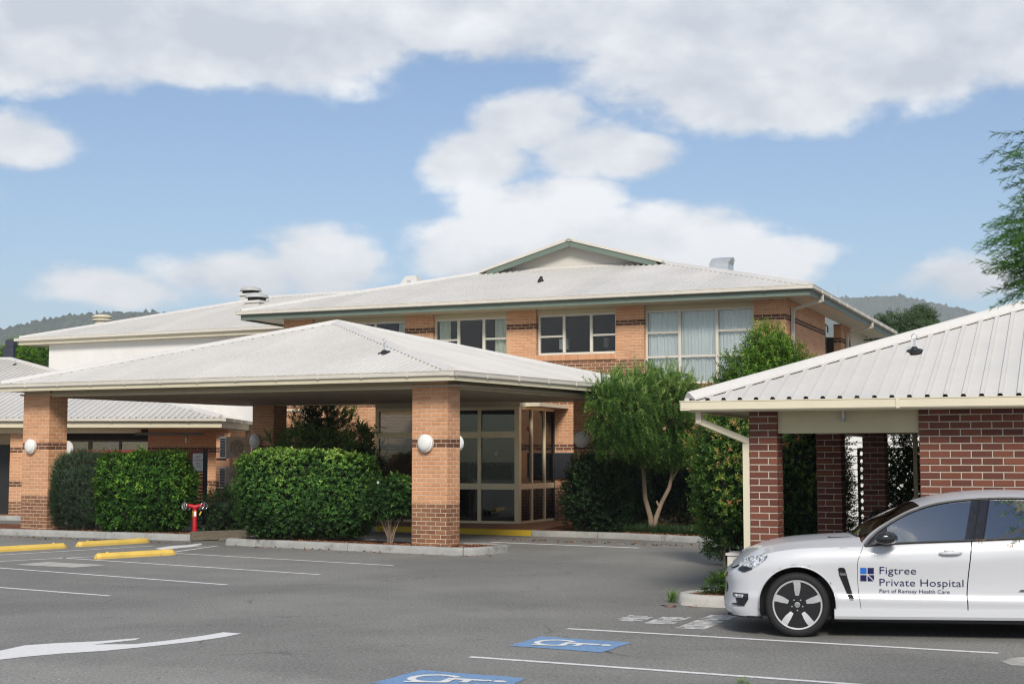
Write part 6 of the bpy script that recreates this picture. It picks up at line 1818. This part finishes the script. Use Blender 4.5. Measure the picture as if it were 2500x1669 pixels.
# lilly pilly shrubs between tree and carport
bush('lilly_pilly', 'tall lilly pilly shrub with orange tips left of the carport pillar', 'shrub', (3.75, 25.2, .05), (0, 0, 1.38), (.46, .5, 1.36), 'lilly', L_LILLY, 2900, 1.25, 2.6, .5, .16, 71, .5, .22, .55, tip=.20)
bush('lilly_pilly', 'lilly pilly shrub seen between the carport pillars', 'shrub', (5.15, 25.6, .05), (0, 0, 1.30), (.75, .55, 1.28), 'lilly', L_LILLY, 3400, 1.15, 3., .35, .10, 72, .5, .25, .75, tip=-.02)
bush('shrub', 'thin upright shrub in front of the lattice behind the carport', 'shrub', FR.w(.65, 8.2, .1), (0, 0, 1.15), (.5, .25, 1.15), 'lilly', L_HEDGE, 1300, 1.1, 2.4, .7, .15, 73, core=0)
# fresh green tree behind the carport roof
ft = thing('small_tree', 'fresh green small-leaved tree rising behind the carport roof', 'tree', (5.55, 31.5, .1))
m = MB(); rr = random.Random(8)
m.path([(0, 0, -.1), (.05, 0, 1.2), (.0, .05, 2.6), (.1, 0, 3.6)], [.07, .06, .045, .02], 8)
for k in range(9):
    a = rr.uniform(0, 6.28); q = rr.uniform(.4, 1.1); z0 = rr.uniform(1.6, 2.9); m.path([(0, 0, z0), (q * .5 * math.cos(a), q * .5 * math.sin(a), z0 + .7), (q * math.cos(a), q * math.sin(a), z0 + 1.3)], [.025, .015, .006], 6)
m.build('trunk', M_BARK, ft)
P = []; D = []
for (cx_, cy_, cz_, r) in ((-.35, 0, 3.25, .6), (.25, 0, 3.45, .7), (.75, .1, 3.1, .6), (-.05, -.1, 2.85, .75), (.1, .1, 3.95, .45), (-.7, 0, 2.75, .5), (1.1, 0, 2.8, .45), (.5, -.2, 2.5, .7), (-.6, -.1, 2.2, .6), (.2, 0, 1.8, .8)):
    n = int(820 * r); d = RNG.normal(0, 1, (n, 3)); d /= np.linalg.norm(d, axis=1)[:, None]
    P.append(np.array([cx_, cy_, cz_]) + d * (r * RNG.uniform(.3, 1.12, n) ** .55)[:, None]); D.append(d + np.array([0, 0, .9]))
P = np.concatenate(P); D = np.concatenate(D)
P[:, 2] += .22
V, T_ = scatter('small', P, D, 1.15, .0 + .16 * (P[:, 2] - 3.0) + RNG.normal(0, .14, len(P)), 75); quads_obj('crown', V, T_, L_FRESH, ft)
# low plants in the carport bed
pb = n0 + ru * .75 + rv * .35
bush('shrub', 'small yellow-green groundcover plant in the kerbed bed before the car', 'shrub', (pb.x, pb.y, .1), (0, 0, .10), (.42, .30, .14), 'lilly', L_FRESH, 330, .9, 2., .5, .1, 81, core=.6, stems=0, tip=.1)
gt = thing('grass_tuft', 'strappy green tuft behind the groundcover beside the pale cabinet', 'plant', (pb.x + .12, pb.y + .55, .1)); V, T_ = scatter('grass', RNG.normal(0, .12, (26, 3)) * np.array([1, 1, 0]), np.tile([0, 0, 1.], (26, 1)), 1.15, RNG.uniform(0, .3, 26), 82); quads_obj('blades', V, T_, L_HEDGE, gt)
wp = gp(1640, 1470); wd = thing('weed', 'thin tall weed growing at the kerb nose before the car', 'weed', (wp.x, wp.y, 0))
V, T_ = scatter('grass', RNG.normal(0, .03, (5, 3)) * np.array([1, 1, 0]), np.tile([0, 0, 1.], (5, 1)), .62, RNG.uniform(.2, .5, 5), 83); quads_obj('blades', V, T_, L_FRESH, wd)
wp = gp(1808, 1668); wd = thing('weed', 'tiny weed in the asphalt at bottom edge of the photo', 'weed', (wp.x, wp.y, 0))
V, T_ = scatter('grass', RNG.normal(0, .02, (6, 3)) * np.array([1, 1, 0]), np.tile([0, 0, 1.], (6, 1)), .25, RNG.uniform(.2, .5, 6), 84); quads_obj('blades', V, T_, L_FRESH, wd)
# foreground tree whose branch tips hang into the right edge
fg = thing('foreground_tree', 'close feathery tree reaching in at the upper right edge', 'tree', (3.35, 6.6, 0))
m = MB(); m.path([(0, 0, -.1), (.05, 0, 1.), (0, .05, 2.2), (.1, .1, 3.4), (.15, .1, 4.6)], [.09, .08, .065, .045, .02], 10)
P = []; D = []; rr = random.Random(17)
def limb(a, b, n, droop=.0):
    a, b = Vector(a), Vector(b); bow = rr.uniform(.05, .22); sw = Vector((rr.uniform(-.1, .1), rr.uniform(-.1, .1), 0))
    fpt = lambda t: a.lerp(b, t) + Vector((0, 0, bow * math.sin(math.pi * t) - droop * t * t)) + sw * math.sin(math.pi * t)
    m.path([fpt(t / 8) for t in range(9)], [.014 - .0015 * t for t in range(9)], 5)
    for k in range(n):
        t = rr.uniform(.08, 1.0); p = fpt(t); dr = (b - a).normalized()
        sd = Vector((rr.uniform(-1, 1), rr.uniform(-1, 1), rr.uniform(-1, .6))) * (1.05 - t * .5)
        q = p + sd * .10; P.append(q); D.append(dr * .9 + sd * .8 + Vector((0, 0, -.25)))
def tgt(x, y, Y): p = at(x, y, Y); return (p.x - 3.35, p.y - 6.6, p.z)
for (x, y, Y, z0) in ((2470, 540, 6.3, 2.9), (2485, 600, 6.4, 2.8), (2495, 650, 6.5, 2.7), (2515, 550, 6.7, 2.9), (2508, 610, 6.2, 2.7), (2518, 660, 6.6, 2.6), (2530, 540, 6.0, 2.9), (2542, 390, 6.4, 3.3), (2512, 320, 6.5, 3.4), (2505, 430, 6.8, 3.2), (2500, 700, 6.5, 2.5), (2515, 500, 6.3, 3.0), (2520, 620, 6.4, 2.7), (2525, 690, 6.6, 2.5), (2503, 585, 6.9, 2.8)):
    limb((.02, .02, z0), tgt(x, y, Y), 80)
for k in range(26):
    a = rr.uniform(0, 6.28); q = rr.uniform(.6, 1.2); z0 = rr.uniform(2.9, 4.4); b = (.35 + q * abs(math.cos(a)), q * math.sin(a), z0 + rr.uniform(-.1, .5)); limb((.08, .06, z0), b, 34)
m.build('trunk', M_BARK_D, fg)
P = np.array([tuple(p) for p in P]); D = np.array([tuple(p) for p in D])
V, T_ = scatter('casu', P, D, .72, RNG.normal(.05, .16, len(P)), 91, spread=.25); quads_obj('crown', V, T_, L_CASU, fg)
# twig tips of a second shrub before the rear door of the car
fs_ = thing('foreground_shrub', 'reddish-tipped twigs hanging before the rear window of the car', 'shrub', (3.35, 7.2, 0))
m = MB(); P = []; D = []
def t2(x, y, Y): p = at(x, y, Y); return (p.x - 3.35, p.y - 7.2, p.z)
m.path([(0, 0, 0), (0, 0, .8), (.02, 0, 1.9)], [.03, .025, .012], 6)
for (x, y, Y) in ((2426, 1308, 7.0), (2458, 1222, 7.1), (2478, 1250, 7.2), (2490, 1290, 7.0)):
    limb((.01, 0, 1.35), t2(x, y, Y), 26, .02)
m.build('stem', M_BARK_D, fs_)
P = np.array([tuple(p) for p in P]); D = np.array([tuple(p) for p in D])
V, T_ = scatter('lilly', P, D, .36, RNG.normal(.1, .2, len(P)), 93, spread=.3); quads_obj('foliage', V, T_, L_LILLY, fs_)
# gum trees beyond the main building and trees at far left
def far_tree(x, y0, y1, Y, wpx, seed, lab, mat=L_GUM, lobes=9):
    tp = at(x, y0, Y); bt_ = at(x, y1, Y); t = thing('gum_tree', lab, 'tree', (tp.x, Y, 0), 0, 'distant trees'); rs = np.random.default_rng(seed)
    w = wpx / F_PX * Y; h = tp.z - bt_.z; P = []; D = []; m = MB(); m.path([(0, 0, 0), (w * .03, 0, bt_.z * .6), (0, 0, bt_.z + h * .4)], [.22, .17, .06], 8)
    for k in range(lobes):
        c = np.array([rs.uniform(-.5, .5) * w, rs.uniform(-.4, .4) * w, bt_.z + h * (rs.uniform(.12, .86))]); r = rs.uniform(.16, .30) * w * 1.0
        n = int(190); d = rs.normal(0, 1, (n, 3)); d /= np.linalg.norm(d, axis=1)[:, None]; P.append(c + d * (r * rs.uniform(.35, 1.05, n) ** .6)[:, None]); D.append(d)
        m.path([(0, 0, bt_.z * .7), tuple(c * .6 + np.array([0, 0, c[2] * .3])), tuple(c)], [.10, .06, .03], 5)
    m.build('trunk', M_BARK, t); P = np.concatenate(P); D = np.concatenate(D)
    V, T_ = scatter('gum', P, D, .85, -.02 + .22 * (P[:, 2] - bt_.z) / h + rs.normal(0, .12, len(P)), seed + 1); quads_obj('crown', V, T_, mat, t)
far_tree(2172, 762, 860, 78, 105, 101, 'distant gum tree just right of the main building eave')
far_tree(2243, 742, 850, 84, 75, 103, 'taller narrow distant gum tree against the right hill')
far_tree(2262, 790, 860, 80, 60, 105, 'lower distant gum tree sinking behind the carport roof', lobes=6)
far_tree(20, 842, 900, 74, 95, 107, 'pale green tree at left edge beside the white building', L_FRESH)
far_tree(85, 838, 900, 80, 95, 109, 'darker green tree behind the left corner of white building', L_HEDGE2)
st = thing('dark_stack', 'dark boxy stack above the trees at the far left edge', 'stack', at(18, 855, 70))
MB().box(-.16, .35, -.2, .2, -3.0, .18).build('flue', pm('dark_slate', (.03, .035, .05), .6, .1), st); MB().box(-.02, .37, -.22, .22, .18, .5).build('cap', pm('dark_slate_cap', (.028, .033, .047), .6, .1), st)
# bark chips on the beds
def chips(name, polys, n, z, seed, mat):
    rs = np.random.default_rng(seed); V = []
    for (a, b, c, d, k) in polys:
        a, b, c, d = [np.array(q) for q in (a, b, c, d)]; u = rs.uniform(0, 1, k)[:, None]; v = rs.uniform(0, 1, k)[:, None]
        V.append((a * (1 - u) + b * u) * (1 - v) + (d * (1 - u) + c * u) * v)
    p = np.concatenate(V); k = len(p); an_ = rs.uniform(0, 6.28, k); L = rs.uniform(.015, .05, k); W = rs.uniform(.006, .018, k)
    u = np.stack([np.cos(an_) * L, np.sin(an_) * L, rs.uniform(-.012, .02, k)], 1); w = np.stack([-np.sin(an_) * W, np.cos(an_) * W, rs.uniform(-.006, .006, k)], 1)
    c = np.concatenate([p, np.full((k, 1), z) + rs.uniform(.004, .022, (k, 1))], 1)
    Q = np.stack([c - u - w, c + u - w, c + u + w, c - u + w], 1)
    o = quads_obj(name, Q, rs.uniform(0, 1, k), mat, None); o['kind'] = 'stuff'; return o
M_CHIP = leaf_mat('bark_chip', [(0., (.045, .02, .012)), (.4, (.17, .065, .03)), (.8, (.34, .15, .075)), (1., (.48, .27, .15))], .85, 0., .1)
q = lambda x, y: tuple(FC.w(x, y).xy)
o = chips('bark_chips', [(q(-5.5, -.34), q(.5, -.34), q(.6, .3), q(-5.5, .2), 5200), (q(.0, -.3), q(.75, -.1), q(.78, .7), q(.1, 1.), 900), (q(-12, -.15), q(-7.4, .35), q(-7.2, 1.1), q(-12, .5), 3600)], 0, .115, 5, M_CHIP)
tag(o, 'loose red-brown bark chips covering the planted beds', 'bark')
o = chips('leaf_litter', [(tuple(inn[6]), tuple(inn[7]), tuple(inn[7] + Vector((.5, .9))), tuple(inn[6] + Vector((.5, .9))), 1500)], 0, .125, 6, M_CHIP); tag(o, 'dry brown leaf litter under the weeping tree', 'leaf litter')

ql = lambda x, y: tuple(gp(x, y).xy)
o = chips('dry_leaves', [(ql(540, 1336), ql(1200, 1362), ql(1230, 1352), ql(560, 1329), 150), (ql(0, 1312), ql(470, 1330), ql(470, 1324), ql(0, 1308), 90), (ql(1200, 1318), ql(1720, 1336), ql(1730, 1330), ql(1200, 1313), 140), (ql(1600, 1484), ql(1700, 1487), ql(1705, 1480), ql(1605, 1477), 9)], 0, .0, 9, M_CHIP)
tag(o, 'scattered dry leaves and bark bits on the asphalt along the kerbs', 'leaf litter')
# ------------------------------------------------------------------ hills and air
def hill_mat():
    t = NT('forest_hill'); n = t.noise(.035, 5, .7); b = t.noise(.006, 4, .6)
    c = t.mix(t.rng(n, .3, .7), (.020, .034, .018), (.062, .085, .045))
    return t.done(t.bsdf(t.scale(c, t.rng(b, .3, .7, .8, 1.2)), .9, 0, .1, n, .6, 6.))
M_HILL = hill_mat()
def hill(prof, Y, seed, pitch=4.0, depth=900, tree=9.):
    """prof: skyline points in photo pixels; a wooded slope rising away from the viewer to that skyline"""
    rs = np.random.default_rng(seed)
    xs = np.array([at(x, y, Y).x for x, y in prof]); zs = np.array([at(x, y, Y).z for x, y in prof])
    X = np.arange(xs[0], xs[-1], pitch); nd = 70; V = []
    top = np.interp(X, xs, zs)
    for j in range(nd + 1):
        u = j / nd; y = Y - depth * (1 - u) ** 1.3
        wob = 1 + .05 * np.sin(X * .006 + j * .21) * (1 - u)
        z = (top - tree * .6) * (u ** .8) * wob + rs.uniform(0, tree, len(X)) * (rs.uniform(0, 1, len(X)) ** .7)
        V.append(np.stack([X + rs.uniform(-1, 1, len(X)) * pitch * .3, np.full(len(X), y) + rs.uniform(-3, 3, len(X)), z - 4 * (1 - u)], 1))
    V.append(np.stack([X, np.full(len(X), Y + 250.), np.zeros(len(X)) - 5], 1))
    n = len(X); m = nd + 2; co = np.concatenate(V)
    idx = np.arange(n * m).reshape(m, n); f = np.stack([idx[:-1, :-1], idx[:-1, 1:], idx[1:, 1:], idx[1:, :-1]], -1).reshape(-1, 4)
    me = bpy.data.meshes.new('hill'); me.from_pydata(co.tolist(), [], f.tolist()); me.materials.append(M_HILL)
    o = link(bpy.data.objects.new('hill', me)); o['kind'] = 'structure'; return o
hill([(-260, 860), (-60, 812), (60, 786), (170, 763), (260, 758), (380, 755), (470, 770), (600, 800), (760, 860), (900, 930)], 1900, 1, 3.2, 700, 7.)
hill([(1700, 900), (1850, 790), (1960, 740), (2060, 722), (2200, 718), (2290, 738), (2400, 762), (2520, 790), (2750, 850), (3000, 930)], 2700, 2, 4.2, 1000, 8.)
hz_t = NT('haze_air')
pv = hz_t.N('ShaderNodeVolumePrincipled'); pv.inputs['Color'].default_value = (.90, .94, 1.0, 1); pv.inputs['Density'].default_value = .00024; pv.inputs['Anisotropy'].default_value = 0.
hz_t.l.new(pv.outputs[0], hz_t.out.inputs['Volume'])
hb = MB().box(-3950, 3950, -520, 5250, -6.3, 335).build('haze', hz_t.m)
hb['kind'] = 'stuff'; hb['label'] = 'thin pale haze over the whole place'; hb['category'] = 'haze'
